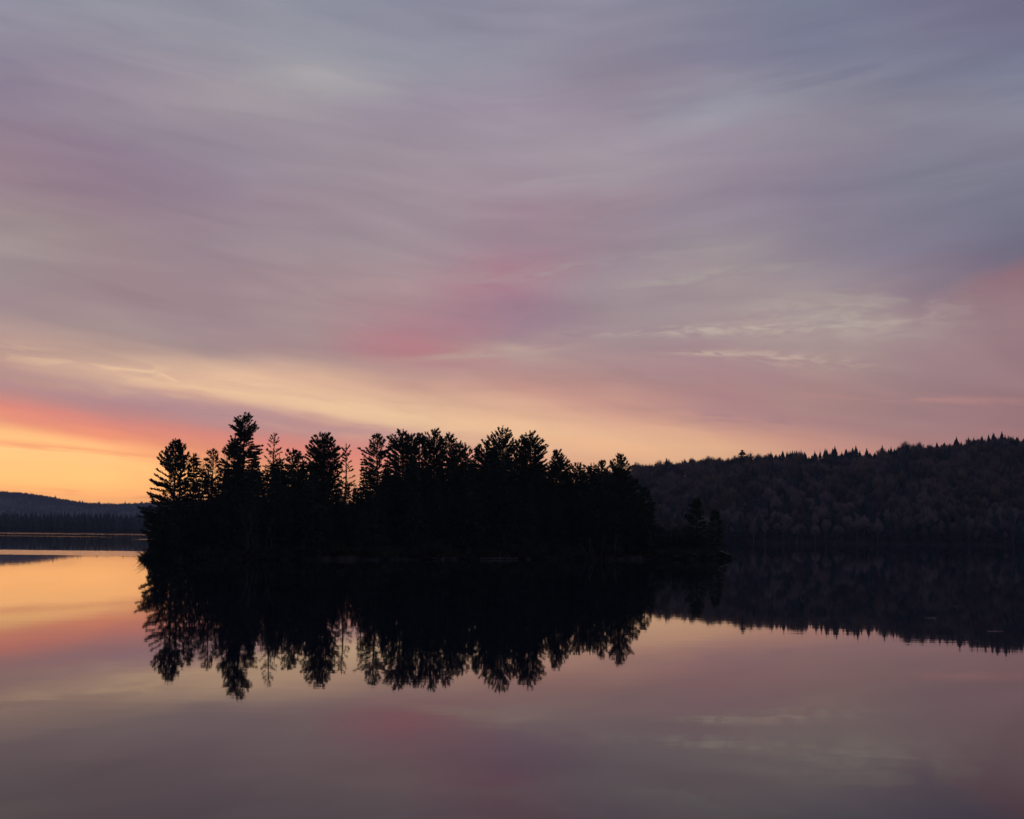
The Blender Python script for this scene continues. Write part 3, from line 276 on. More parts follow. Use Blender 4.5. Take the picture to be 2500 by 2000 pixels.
# ------------------------------------------------------------------ mesh helpers
class Geo:
    def __init__(s): s.v, s.f, s.n = [], [], 0
    def add(s, v, f):
        v = np.asarray(v, float).reshape(-1, 3); f = np.asarray(f, int).reshape(-1, 3)
        s.v.append(v); s.f.append(f + s.n); s.n += len(v)
    def tube(s, pts, rad, k=5):
        pts = np.asarray(pts, float); n = len(pts)
        d = np.gradient(pts, axis=0); d /= np.linalg.norm(d, axis=1)[:, None] + 1e-9
        ref = np.where(np.abs(d[:, 2:3]) > .9, np.array([[1., 0, 0]]), np.array([[0, 0, 1.]]))
        a = np.cross(d, ref); a /= np.linalg.norm(a, axis=1)[:, None] + 1e-9; b = np.cross(d, a)
        th = np.arange(k) * 2 * math.pi / k
        V = pts[:, None, :] + (a[:, None, :] * np.cos(th)[None, :, None] + b[:, None, :] * np.sin(th)[None, :, None]) * np.asarray(rad, float)[:, None, None]
        fs = []
        for i in range(n - 1):
            for j in range(k):
                p, q = i * k + j, i * k + (j + 1) % k
                fs += [(p, q, q + k), (p, q + k, p + k)]
        for j in range(1, k - 1):
            fs.append(((n - 1) * k, (n - 1) * k + j, (n - 1) * k + j + 1))
        s.add(V.reshape(-1, 3), fs)
    def blades(s, P, D, S, rng, n=4, spread=.55, wid=.2):
        """n needle-bundle triangles at each P along D, size S"""
        P = np.repeat(np.asarray(P, float), n, 0); D = np.repeat(np.asarray(D, float), n, 0); S = np.repeat(np.asarray(S, float), n)
        if len(P) == 0: return
        D = D + rng.normal(0, spread, D.shape); D /= np.linalg.norm(D, axis=1)[:, None] + 1e-9
        A = np.cross(D, rng.normal(0, 1, D.shape)); A /= np.linalg.norm(A, axis=1)[:, None] + 1e-9
        L = (S * rng.uniform(.7, 1.2, len(S)))[:, None]
        mid = P + D * L * .45
        V = np.stack([P - D * L * .15, mid + A * L * wid, P + D * L, mid - A * L * wid], 1).reshape(-1, 3)
        i = np.arange(len(P)) * 4
        s.add(V, np.concatenate([np.stack([i, i + 1, i + 2], 1), np.stack([i, i + 2, i + 3], 1)]))
    def tris(s, A, B, C):
        V = np.stack([A, B, C], 1).reshape(-1, 3); i = np.arange(len(A)) * 3
        s.add(V, np.stack([i, i + 1, i + 2], 1))
    def arrays(s): return np.concatenate(s.v), np.concatenate(s.f)
    def mesh(s, name, M, smooth=False): return mesh_of(name, *s.arrays(), M, smooth)

def mesh_of(name, V, Fc, M, smooth=False):
    me = bpy.data.meshes.new(name)
    me.vertices.add(len(V)); me.vertices.foreach_set('co', V.astype(np.float32).ravel())
    me.loops.add(len(Fc) * 3); me.loops.foreach_set('vertex_index', Fc.astype(np.int32).ravel())
    me.polygons.add(len(Fc)); me.polygons.foreach_set('loop_start', (np.arange(len(Fc)) * 3).astype(np.int32))
    if smooth: me.polygons.foreach_set('use_smooth', np.ones(len(Fc), bool))
    me.update(calc_edges=True); me.materials.append(M)
    return me

def link(name, me, parent=None, loc=None, rz=0.0, sc=1.0):
    o = bpy.data.objects.new(name, me); COL.objects.link(o)
    if parent is not None: o.parent = parent
    if loc is not None: o.location = [float(q) for q in loc]
    if rz: o.rotation_euler = (0, 0, rz)
    if sc != 1.0: o.scale = (sc, sc, sc) if np.isscalar(sc) else sc
    return o
def tag(o, label, cat, group=None, kind=None):
    o['label'] = label; o['category'] = cat
    if group: o['group'] = group
    if kind: o['kind'] = kind
    return o
def thing(name, label, cat, loc, group=None, rz=0.0, sc=1.0):
    return tag(link(name, None, None, loc, rz, sc), label, cat, group)
def structure(name, me, kind='structure'):
    o = link(name, me); o['kind'] = kind
    return o

# ------------------------------------------------------------------ the setting: water and land
def sheet(x0, x1, y0, y1, z):
    g = Geo(); g.add([(x0, y0, z), (x1, y0, z), (x1, y1, z), (x0, y1, z)], [(0, 1, 2), (0, 2, 3)]); return g
structure('water', sheet(-5000, 5000, -1500, 7000, 0).mesh('water', M_water))

def vnoise(x, y, s, seed=0):
    """smooth value noise on numpy arrays"""
    x = np.asarray(x, float) / s; y = np.asarray(y, float) / s
    xi, yi = np.floor(x), np.floor(y); fx, fy = x - xi, y - yi
    fx, fy = fx * fx * (3 - 2 * fx), fy * fy * (3 - 2 * fy)
    h = lambda a, b: (np.sin(a * 127.1 + b * 311.7 + seed * 74.7) * 43758.5453) % 1.0
    return (h(xi, yi) * (1 - fx) + h(xi + 1, yi) * fx) * (1 - fy) + (h(xi, yi + 1) * (1 - fx) + h(xi + 1, yi + 1) * fx) * fy

# the wooded hill on the right: shoreline, then a convex slope up to a crest
def shore_y(x):
    return np.interp(x, [-700, -250, -100, 0, 60, 130, 250, 420, 800, 1500], [1250, 1120, 1000, 800, 690, 640, 655, 640, 560, 300])
CREST_BACK = 190.0
CREST = []                 # height of the ground along the crest (trees come on top)
for px, py, tree in [(-200, 1275, 12), (400, 1255, 12), (800, 1230, 12), (1100, 1200, 12), (1300, 1175, 12), (1400, 1160, 12), (1480, 1146, 12), (1545, 1138, 12), (1580, 1129, 12), (1650, 1120, 12), (1740, 1112, 12),
                     (1812, 1113, 12), (1865, 1113, 12), (1885, 1101, 13), (2000, 1096, 13), (2100, 1092, 13), (2130, 1095, 13), (2200, 1085, 12), (2280, 1076, 12.5), (2370, 1068, 12.5),
                     (2420, 1061, 12.5), (2470, 1057, 12.5), (2500, 1063, 12.5), (2600, 1060, 12.5), (2800, 1048, 12.5), (3300, 1030, 12.5), (4200, 1000, 12.5)]:
    Y = 850.0
    for _ in range(30):
        X = at(px, py, Y)[0]; Y = .5 * Y + .5 * (float(shore_y(X)) + CREST_BACK)
    CREST.append((X, max(3.0, at(px, py, Y)[2] - tree)))
CREST = np.array(CREST)
def crest_h(x): return np.interp(x, CREST[:, 0], CREST[:, 1])
def hill_z(x, y):
    t = (np.asarray(y, float) - shore_y(x)) / CREST_BACK
    tt = np.clip(t, 0, 1)
    z = crest_h(x) * (1 - (1 - tt) ** 1.75)
    z = np.where(t > 1, crest_h(x) * np.clip(1 - (t - 1) * .25, .3, 1), z)
    z = np.where(t < 0, t * 6, z)
    z = z + 2.5 * np.exp(-((t - 1.08) / .06) ** 2)
    return z + (vnoise(x, y, 45, 3) - .5) * 5 * np.clip(t * 4, 0, 1) * np.clip((1 - t) * 3, .15, 1)
def terrain(name, xs, ts, f, M):
    V, n, k = [], len(xs), len(ts)
    for t in ts:
        V.append(f(xs, t))
    V = np.concatenate(V); i = np.arange(n - 1)
    fs = []
    for r in range(k - 1):
        a = r * n + i
        fs.append(np.stack([a, a + 1, a + n + 1], 1)); fs.append(np.stack([a, a + n + 1, a + n], 1))
    return structure(name, mesh_of(name, V, np.concatenate(fs), M, True))
xs = np.concatenate([np.linspace(-150, 0, 12)[:-1], np.linspace(0, 420, 85), np.linspace(420, 1100, 24)[1:]])
ts = np.concatenate([[-.12], np.linspace(0, 1, 26), np.linspace(1.1, 3.0, 8)])
def hill_f(x, t):
    y = shore_y(x) + t * CREST_BACK
    return np.stack([x, y, hill_z(x, y)], 1)
terrain('hillside', xs, ts, hill_f, M_soil)

# the low far shore on the left and the long ridge behind it
def far_shore_y(x): return np.interp(x, [-1600, -900, -480, -250, -100, 200], [900, 1030, 1090, 1080, 990, 900]) + 8 * np.sin(x / 37.0)
def far_shore_f(x, t):
    y = far_shore_y(x) + t * 500
    z = np.where(t < 0, -3.0, 4 * (1 - np.exp(-np.maximum(t, 0) * 6)) + 5 * t)
    return np.stack([x, y, z + 0 * x], 1)
terrain('far_shore', np.linspace(-1600, 100, 100), np.array([-.05, 0, .03, .08, .2, .5, 1.0, 2.0]), far_shore_f, M_far_haze_tint)
RIDGE_Y = 3300.0
def ridge_h(x):
    px = np.array([-900, -500, -200, 0, 60, 120, 170, 220, 290, 370, 450, 560, 800, 1250, 2500, 3600])
    py = np.array([1182, 1184, 1190, 1198, 1202, 1211, 1220, 1226, 1229, 1226, 1221, 1222, 1232, 1242, 1240, 1230])
    P = np.array([at(a, b, RIDGE_Y) for a, b in zip(px, py)])
    return np.interp(x, P[:, 0], P[:, 2] - 9.0)
def ridge_f(x, t):
    h = ridge_h(x)
    z = h * np.clip(np.sin(np.clip(t, 0, 1.6) * math.pi / 2), 0, 1) ** 1.2
    y = RIDGE_Y - 900 + 900 * t
    z = z + (vnoise(x, y + 0 * x, 140, 9) - .5) * 18 * np.clip(1 - abs(t - .5) * 2, 0, 1)
    return np.stack([x, y + 0 * x, z], 1)
terrain('ridge', np.linspace(-2200, 2600, 200), np.linspace(0, 1.6, 20), ridge_f, M_far_haze_tint)

# ------------------------------------------------------------------ the island
ISH = np.array([ground(a, b)[:2] for a, b in [(352, 1365.5), (400, 1367.5), (520, 1368), (700, 1367), (900, 1367), (1100, 1366.5), (1300, 1366), (1500, 1366.5), (1650, 1365.5), (1812, 1364.5)]])
IX0, IX1 = ISH[0, 0], ISH[-1, 0]
def isl_front(x): return np.interp(x, ISH[:, 0], ISH[:, 1]) + .6 * np.sin(x * 1.7) + .4 * np.sin(x * 4.1 + 1)
def isl_width(x):
    s = np.clip((x - IX0) / (IX1 - IX0), 0, 1)
    return 0.8 + 43 * np.clip(np.sin(np.pi * s), 0, 1) ** .55
def isl_z(x, y):
    s = np.clip((x - IX0) / (IX1 - IX0), 0, 1); t = (y - isl_front(x)) / isl_width(x)
    hh = .06 + 2.1 * np.clip(np.sin(np.pi * s), 0, 1) ** .75
    z = hh * np.clip(np.sin(np.pi * np.clip(t, 0, 1)), 0, 1) ** .55
    return np.where((t < 0) | (t > 1), -.35, z + (vnoise(x, y, 2.2, 5) - .5) * .5 * np.clip(z * 2, 0, 1))
def isl_f(x, t):
    y = isl_front(x) + t * isl_width(x)
    return np.stack([x, y, isl_z(x, y)], 1)
terrain('island_ground', np.linspace(IX0 - .3, IX1 + .3, 240), np.array([-.03, 0.0, .012, .03, .06, .1, .16, .25, .4, .6, .8, .95, 1.0, 1.03]), isl_f, M_soil)

# ------------------------------------------------------------------ tree builders
def curve_tube(g, p0, d, L, rise, r0, r1, n=4, k=3):
    t = np.linspace(0, 1, n)[:, None]
    P = p0 + d * L * t + np.array([0, 0, 1.0]) * rise * L * t * t
    g.tube(P, np.linspace(r0, r1, n), k)
    return P

def pine_geo(seed, H, prof, elev, base=.25, whorl=.40, per=6, gap=.08, tuft=.38, blades=4, front=None, droop=0.0, r_trunk=None, bend=0.0, plume=.30):
    """white-pine build: whorls of long limbs carrying flat plumes of needle tufts.
    prof: (height share, reach to the left, reach to the right) in metres; elev: (height share, limb angle in degrees)"""
    rng = np.random.default_rng(seed)
    wood, leaf = Geo(), Geo()
    r_trunk = r_trunk or .012 * H + .04
    zt = np.linspace(0, H, 9); ph = rng.uniform(0, 6)
    ox = lambda z: bend * (z / H) ** 2 + .05 * np.sin(z * .8 + ph); oy = lambda z: .05 * np.cos(z * .7 + ph)
    wood.tube(np.stack([ox(zt), oy(zt), zt], 1), r_trunk * (1 - zt / H) ** .8 + .012, 7)
    pr = np.array(prof, float); ev = np.array(elev, float)
    P, D, S = [], [], []
    z = base * H
    while z < H * .99:
        h = z / H                                    # height of the limb tips of this tier
        lf, rg = np.interp(h, pr[:, 0], pr[:, 1]), np.interp(h, pr[:, 0], pr[:, 2])
        e0 = math.radians(np.interp(h, ev[:, 0], ev[:, 1]))
        n = per + int(rng.integers(-1, 2)); a0 = rng.uniform(0, 6.28)
        if h > .93: n = max(3, n - 1)
        for i in range(n):
            if rng.random() < gap: continue
            a = a0 + i * 6.283 / n + rng.normal(0, .22)
            if rng.random() < .22: a = (0.0 if math.cos(a) > 0 else math.pi) + rng.normal(0, .3)
            c = (math.cos(a) + 1) / 2
            R = (rg * c + lf * (1 - c)) * rng.uniform(.80, 1.14)
            if front and abs(math.sin(a)) > .75: R = R * .5 + front * .5
            if R < .15: continue
            e = e0 + rng.normal(0, .10)
            rise = rng.uniform(.02, .22) - droop
            zt_ = min(z + rng.uniform(-.22, .22), H - .12)
            zz = max(.03 * H, min(zt_ - R * (math.tan(e) + rise), H - .25))   # the limb leaves the trunk lower and climbs to its tier
            dh = np.array([math.cos(a), math.sin(a), (zt_ - zz) / R - rise])
            p0 = np.array([ox(zz), oy(zz), zz])
            curve_tube(wood, p0, dh, R, rise, min(.012 + .016 * R, r_trunk * .6), .008)
            side = np.array([-math.sin(a), math.cos(a), 0])
            ns = max(2, int(R / .26))
            for q in range(ns):
                t = .2 + .8 * (q + rng.uniform(.2, .8)) / ns
                b = p0 + dh * R * t + np.array([0, 0, rise * R * t * t])
                tang = dh + np.array([0, 0, 2 * rise * t]); tang /= np.linalg.norm(tang)
                P.append(b); D.append(tang + np.array([0, 0, .25])); S.append(tuft)
                for sg in (-1, 1):
                    L = (.12 + plume * R * (1 - t) ** .8 * min(1, t * 2.4)) * rng.uniform(.6, 1.2)
                    L = min(L, .95)
                    sd = tang * .85 + side * sg * .75 + np.array([0, 0, .2]); sd /= np.linalg.norm(sd)
                    nt = max(1, int(L / .22))
                    for j in range(nt):
                        P.append(b + sd * L * (j + .8) / nt + rng.normal(0, .025, 3)); D.append(sd * .7 + tang * .4 + np.array([0, 0, .22])); S.append(tuft * .92)
            tip = p0 + dh * R + np.array([0, 0, rise * R])
            P += [tip, tip - tang * .16]; D += [tang + np.array([0, 0, .3])] * 2; S += [tuft, tuft]
        z += whorl * rng.uniform(.7, 1.3) * (1.0 if h < .8 else .75)
    for z in np.arange(H - 1.3, H - .1, .09):
        k = (H - z) / 1.3
        P.append((ox(z), oy(z), z)); D.append((rng.normal(0, .25 + .5 * k), rng.normal(0, .25 + .5 * k), 1.0)); S.append(tuft * (.75 + .3 * k))
    leaf.blades(P, D, S, rng, blades, .36, .13)
    return wood, leaf

def spruce_geo(seed, H, R, base=.06, dens=1.0, point=1.0):
    rng = np.random.default_rng(seed); wood, leaf = Geo(), Geo()
    zt = np.linspace(0, H, 6); wood.tube(np.stack([0 * zt, 0 * zt, zt], 1), (.011 * H + .03) * (1 - zt / H) + .01, 6)
    P, D, S = [], [], []
    z = base * H
    while z < H * .97:
        h = z / H; r = R * (1 - h) ** (.85 * point) * (.55 + .45 * min(1, (h - base) * 8 + .3))
        n = max(4, int((6 + 3 * (1 - h)) * dens)); a0 = rng.uniform(0, 6.28)
        for i in range(n):
            a = a0 + i * 6.283 / n + rng.normal(0, .2); L = max(.22, r * rng.uniform(.65, 1.15))
            sl = rng.uniform(-.35, -.02) if h < .7 else rng.uniform(-.05, .45)
            d = np.array([math.cos(a), math.sin(a), sl]); side = np.array([-math.sin(a), math.cos(a), 0])
            k = max(2, int(L / .28))
            for j in range(k):
                t = (j + .7) / k; b = np.array([0, 0, z]) + d * L * t + np.array([0, 0, .18 * L * t * t])
                for sg in (-1, 1):
                    P.append(b); D.append(d * .7 + side * sg * .7 + np.array([0, 0, -.1])); S.append(.26 + .22 * L * (1 - t))
            P.append(np.array([0, 0, z]) + d * L * .85); D.append(d); S.append(.4)
        z += .34 * rng.uniform(.8, 1.2) * (1.25 if h < .4 else 1.0)
    for z in np.arange(H * .93, H, .14): P.append((0, 0, z)); D.append((0, 0, 1.)); S.append(.32)
    leaf.blades(P, D, S, rng, 2, .28, .20)
    return wood, leaf

def bare_geo(seed, H, spread=.32, fork=.4, levels=3, kids=4, r=.075, up=.75, twig_tufts=False, lean=(0, 0)):
    rng = np.random.default_rng(seed); wood, tips = Geo(), Geo()
    def grow(p, d, L, r, lev):
        n = 4; P = [p]
        for i in range(n - 1):
            d = d + rng.normal(0, .09, 3); d /= np.linalg.norm(d); P.append(P[-1] + d * L / (n - 1))
        (wood if lev == 0 else tips).tube(P, np.linspace(r, max(r * .45, .006), n), 5 if lev == 0 else 3)
        if lev >= levels: return
        for i in range(kids + (2 if lev == 0 else 0)):
            t = rng.uniform(fork, 1.0) if lev == 0 else rng.uniform(.25, 1.0)
            k = min(n - 2, int(t * (n - 1))); b = P[k] + (P[k + 1] - P[k]) * (t * (n - 1) - k)
            q = rng.normal(0, 1, 3); q -= d * (q @ d); q /= np.linalg.norm(q)
            nd = d * up + q * rng.uniform(.45, .85) + np.array([0, 0, .18]); nd /= np.linalg.norm(nd)
            grow(b, nd, L * rng.uniform(.35, .58), max(.008, r * .45), lev + 1)
    d0 = np.array([lean[0], lean[1], 1.0]); d0 /= np.linalg.norm(d0)
    grow(np.zeros(3), d0, H, r, 0)
    return wood, tips

def hill_fir(seed, H, R):
    rng = np.random.default_rng(seed); g = Geo()
    z = .08 * H
    while z < H * .93:
        r = R * (1 - z / H) ** .8 * rng.uniform(.85, 1.15); n = 8; a = rng.uniform(0, 6.28) + np.arange(n) * 6.283 / n
        r = r * rng.uniform(.65, 1.2, n)
        top = np.repeat([[0, 0, z + H * .13]], n, 0)
        dr = H * .025
        B = np.stack([np.cos(a - .42) * r * .75, np.sin(a - .42) * r * .75, z + 0 * a], 1)
        C = np.stack([np.cos(a) * r, np.sin(a) * r, z - dr + 0 * a], 1)
        E = np.stack([np.cos(a + .42) * r * .75, np.sin(a + .42) * r * .75, z + 0 * a], 1)
        g.tris(top, B, C); g.tris(top, C, E)
        z += H * .085
    n = 5; a = np.arange(n) * 6.283 / n
    A = np.stack([np.cos(a) * R * .42, np.sin(a) * R * .42, 0 * a + H * .66], 1)
    g.tris(np.repeat([[0, 0, H]], n, 0), A, np.roll(A, -1, 0))
    g.tube([(0, 0, -1.0), (0, 0, H * .5)], [.16, .1], 3)
    return g

def hill_bare(seed, H, R, n=150, trunk=.13):
    """leafless crown: a haze of fine rising twigs over a forked trunk"""
    rng = np.random.default_rng(seed); g = Geo()
    g.tube([(0, 0, -1.0), (rng.normal(0, .1), rng.normal(0, .1), H * .5), (rng.normal(0, .3), rng.normal(0, .3), H * .8)], [trunk, trunk * .7, .05], 4)
    u = rng.normal(0, 1, (n, 3)); u[:, 2] = np.abs(u[:, 2]) * 1.1 - .1; u /= np.linalg.norm(u, axis=1)[:, None]
    rad = rng.uniform(.75, 1.05, n)[:, None]
    tip = np.array([0, 0, H * .62]) + u * rad * np.array([R, R, H * .38])
    root = np.array([0, 0, H * .45]) + (tip - np.array([0, 0, H * .45])) * rng.uniform(.15, .65, n)[:, None] + rng.normal(0, .12, (n, 3))
    sd = np.cross(tip - root, rng.normal(0, 1, (n, 3))); sd /= np.linalg.norm(sd, axis=1)[:, None]
    wdt = rng.uniform(.12, .30, n)[:, None]
    g.tris(root - sd * wdt, root + sd * wdt, tip)
    t2 = tip + rng.normal(0, .5, (n, 3)); r2 = (tip * .6 + root * .4)
    g.tris(r2 - sd * wdt * .6, r2 + sd * wdt * .6, t2)
    return g

def merged(name, protos, places, M):
    """one mesh from many small copies: (proto index, x, y, z, turn, size)"""
    arr = [p.arrays() for p in protos]; VV, FF, n = [], [], 0
    for (k, x, y, z, a, s) in places:
        V, Fc = arr[k]; c, q = math.cos(a), math.sin(a)
        W = np.stack([(V[:, 0] * c - V[:, 1] * q) * s + x, (V[:, 0] * q + V[:, 1] * c) * s + y, V[:, 2] * s + z], 1)
        VV.append(W); FF.append(Fc + n); n += len(V)
    return mesh_of(name, np.concatenate(VV), np.concatenate(FF), M)

# ------------------------------------------------------------------ the island's trees that stand out against the sky
FAN = [(0, 5), (.5, 16), (.75, 28), (.88, 42), (1, 68)]
DOME = [(0, 2), (.5, 12), (.75, 22), (.9, 36), (1, 62)]
LAYER = [(0, -4), (.4, 4), (.7, 12), (.9, 28), (1, 55)]
UPSW = [(0, 0), (.3, 5), (.6, 13), (.82, 27), (1, 60)]
PX = 3472.0
def hero(px, top, back, widths, elev, label, kind='pine', seed=0, **kw):
    """px, top: where the tip shows; back: metres behind the shore; widths: (photo rows below the tip, reach left, reach right in photo pixels)"""
    yb = isl_front(at(px, 1366, 180)[0]) + back
    p = at(px, top, yb); x = p[0]
    yb = float(isl_front(x) + back); p = at(px, top, yb); x = p[0]
    zb = float(isl_z(np.array(x), np.array(yb))) - .12
    H = p[2] - zb; k = yb / PX
    prof = sorted([(1 - wd[0] * k / H, wd[1] * k, wd[2] * k) for wd in widths])
    wood, leaf = pine_geo(seed + 100, H, prof, elev, **kw)
    names = {'pine': ('pine_tree', M_pine), 'larch': ('larch_tree', M_larch), 'spruce': ('spruce_tree', M_spruce)}[kind]
    t = thing(names[0], label, 'tree', (x, yb, zb), 'tall trees on the island')
    link('trunk', wood.mesh('trunk', M_bark, True), t); link('crown', leaf.mesh('crown', names[1]), t)
    return t
hero(430, 1070, 3.0, [(0, 3, 3), (8, 7, 7), (22, 17, 10), (40, 31, 14), (50, 43, 16), (70, 35, 20), (95, 48, 22), (109, 59, 24), (120, 43, 24), (133, 55, 24), (154, 66, 25), (186, 81, 25), (218, 79, 25), (240, 61, 25), (270, 46, 25), (300, 28, 20)], UPSW,
     'leftmost island pine with long upswept boughs reaching over the water', seed=1, base=.07, whorl=.40, per=7, gap=.06, plume=.24)
hero(442, 1083, 5.0, [(0, 3, 3), (14, 6, 15), (60, 10, 22), (150, 12, 25), (280, 12, 20)], UPSW,
     'slim pine close against the right side of the leftmost island pine', seed=2, base=.2, whorl=.5, per=4)
hero(474, 1107, 8.0, [(0, 2, 2), (20, 9, 8), (60, 14, 14), (200, 18, 18)], UPSW,
     'thin ragged pine in the dip just right of the leftmost pines', seed=3, gap=.3, per=4)
hero(521, 1097, 10.0, [(0, 3, 3), (8, 12, 6), (16, 16, 10), (40, 22, 16), (80, 26, 22), (220, 28, 24)], LAYER,
     'small pine with flat boughs pointing left below the twiggy bare top', seed=4, per=4)
hero(573, 1066, 12.0, [(0, 4, 4), (12, 12, 12), (20, 22, 18), (40, 24, 24), (60, 30, 28), (120, 32, 30), (250, 30, 30)], LAYER,
     'pine tucked against the left flank of the tallest island tree', seed=5, per=6)
hero(598, 1008, 34.0, [(0, 3, 3), (5, 8, 7), (12, 20, 15), (20, 26, 22), (28, 30, 24), (36, 36, 35), (42, 32, 30), (46, 10, 10), (51, 10, 12), (54, 32, 10), (58, 12, 26), (62, 10, 28), (68, 10, 10), (76, 30, 18), (84, 36, 46), (95, 34, 42), (110, 22, 34), (150, 30, 38), (280, 34, 34)],
     [(0, -4), (.4, 0), (.62, -6), (.72, 4), (.84, 10), (.9, 24), (.95, 42), (1, 60)],
     'tallest pine of the island with a broad dark top standing above all others', seed=6, base=.2, whorl=.42, per=8, gap=.08, blades=5, r_trunk=.30)
hero(669, 1056, 12.0, [(0, 3, 3), (8, 9, 7), (20, 13, 12), (34, 18, 16), (60, 22, 22), (100, 22, 24), (260, 24, 24)], [(0, 0), (.6, 15), (.9, 35), (1, 60)],
     'wispy see-through larch standing just right of the tallest pine', kind='larch', seed=7, gap=.3, per=4, tuft=.30, blades=3, whorl=.5)
hero(715, 1094, 9.0, [(0, 3, 3), (12, 15, 10), (30, 18, 16), (60, 22, 20), (220, 26, 24)], LAYER,
     'short pine in the low gap between the larch and the round-topped pine', seed=8, per=4, gap=.2)
hero(729, 1103, 12.0, [(0, 4, 4), (14, 8, 10), (40, 14, 16), (200, 22, 22)], LAYER,
     'lowest pine top in the gap left of the round-topped pine', seed=9, per=4, gap=.2)
hero(794, 1058, 7.0, [(0, 7, 5), (7, 22, 16), (16, 30, 20), (26, 40, 26), (40, 44, 32), (60, 42, 40), (90, 40, 38), (150, 38, 38), (280, 36, 36)], DOME,
     'round-topped pine with a dense fan-shaped crown', seed=10, per=8, whorl=.4, gap=.08, blades=5)
hero(846, 1084, 9.0, [(0, 6, 4), (5, 10, 7), (14, 11, 9), (20, 6, 8), (30, 5, 10), (50, 9, 12), (70, 15, 18), (100, 20, 22), (240, 24, 24)], [(0, 0), (.6, 10), (.9, 30), (1, 60)],
     'narrow sparse tree with a ball-shaped tip beside the round-topped pine', kind='larch', seed=11, gap=.22, per=4, tuft=.3, whorl=.45, blades=4)
hero(922, 1061, 7.0, [(0, 4, 4), (8, 12, 11), (14, 20, 18), (22, 34, 20), (28, 12, 30), (33, 30, 34), (37, 58, 34), (42, 18, 10), (47, 20, 14), (51, 58, 22), (56, 22, 24), (64, 30, 30), (110, 32, 32), (260, 34, 34)], LAYER,
     'open pine with flat tiered boughs, the longest pointing left', seed=12, per=6, gap=.2, whorl=.45)
hero(984, 1049, 6.0, [(0, 4, 4), (8, 12, 8), (15, 20, 12), (22, 32, 14), (40, 30, 22), (60, 42, 26), (100, 40, 32), (280, 36, 36)], UPSW,
     'dense broad pine left of the middle cluster, right of the tiered pine', seed=13, per=8, whorl=.42)
hero(1005, 1058, 9.0, [(0, 3, 3), (12, 9, 10), (40, 16, 16), (80, 22, 20), (260, 24, 24)], UPSW,
     'pine top rising between the dense broad pine and a small spike', seed=14, per=6)
hero(1024, 1058, 6.0, [(0, 4, 4), (15, 10, 8), (40, 14, 14), (90, 20, 20), (260, 26, 26)], UPSW,
     'spiky small pine top in the middle of the island skyline', seed=15, per=6, gap=.2)
hero(1061, 1047, 8.0, [(0, 4, 5), (8, 10, 10), (14, 20, 14), (22, 26, 20), (34, 24, 26), (50, 28, 30), (100, 32, 32), (280, 34, 34)], UPSW,
     'bushy pine with several tips, highest of the middle cluster', seed=16, per=8, whorl=.42)
hero(1097, 1056, 7.0, [(0, 7, 5), (6, 4, 9), (12, 5, 8), (17, 6, 15), (22, 14, 10), (50, 20, 18), (90, 26, 24), (260, 26, 26)], LAYER,
     'pine ending in a small crest-like tuft right of the bushy pine', seed=17, per=6, gap=.15)
hero(1115, 1077, 10.0, [(0, 5, 5), (10, 12, 12), (40, 20, 20), (260, 26, 26)], UPSW,
     'low pine top in the shallow dip right of the crest-like tuft', seed=18, per=6, gap=.2)
hero(1136, 1082, 7.0, [(0, 4, 4), (10, 10, 12), (40, 18, 20), (240, 28, 28)], UPSW,
     'lower pine sloping down to the notch left of the fan-topped pair', seed=19, per=6, gap=.15)
hero(1187, 1075, 9.0, [(0, 6, 6), (8, 14, 8), (14, 22, 9), (22, 30, 16), (50, 32, 26), (100, 32, 32), (260, 32, 32)], UPSW,
     'shorter pine leaning on the left side of the fan-topped pair', seed=20, per=8, whorl=.42)
hero(1228, 1040, 7.0, [(0, 4, 4), (6, 9, 10), (14, 24, 17), (24, 34, 24), (40, 37, 32), (60, 40, 40), (100, 42, 42), (280, 38, 38)], FAN,
     'tall pine with steep fanned branches, left one of the fan-topped pair', seed=21, per=8, whorl=.45, gap=.12)
hero(1268, 1072, 10.0, [(0, 5, 5), (20, 13, 13), (60, 20, 20), (260, 26, 26)], FAN,
     'small pine filling the saddle between the fan-topped pair', seed=22, per=6)
hero(1295, 1051, 6.0, [(0, 4, 4), (7, 12, 11), (14, 20, 17), (24, 23, 26), (36, 24, 38), (60, 32, 34), (100, 42, 44), (260, 44, 46)], DOME,
     'tall pine with rounded fan, right one of the fan-topped pair', seed=23, per=8, whorl=.4, gap=.08, blades=5)
hero(1360, 1098, 6.0, [(0, 4, 4), (8, 7, 9), (16, 10, 16), (28, 12, 28), (45, 20, 30), (80, 32, 34), (230, 34, 34)], UPSW,
     'pointed pine stepping down right of the fan-topped pair', seed=24, per=8, whorl=.42)
hero(1410, 1130, 7.0, [(0, 7, 6), (8, 14, 10), (16, 18, 16), (30, 22, 22), (80, 32, 30), (200, 32, 32)], FAN,
     'low scrubby pine, left of the three low tops near the right end', seed=25, per=6, gap=.25)
hero(1443, 1131, 9.0, [(0, 9, 8), (8, 16, 12), (30, 20, 20), (200, 28, 28)], LAYER,
     'low flat-topped pine, middle of the three low tops near the right end', seed=26, per=6, gap=.2)
hero(1470, 1125, 6.0, [(0, 4, 5), (8, 8, 9), (13, 9, 16), (22, 14, 12), (40, 18, 20), (200, 28, 28)], UPSW,
     'low pine with a tip bent right, last of the three low tops', seed=27, per=6, gap=.2)
hero(1514, 1109, 6.0, [(0, 4, 4), (9, 10, 10), (18, 20, 15), (24, 27, 20), (30, 26, 34), (36, 18, 26), (46, 18, 22), (80, 26, 34), (110, 30, 40), (220, 34, 44)], FAN,
     'spreading pine at the right shoulder of the island, just where the hill skyline begins', seed=28, per=8, whorl=.42, gap=.15)
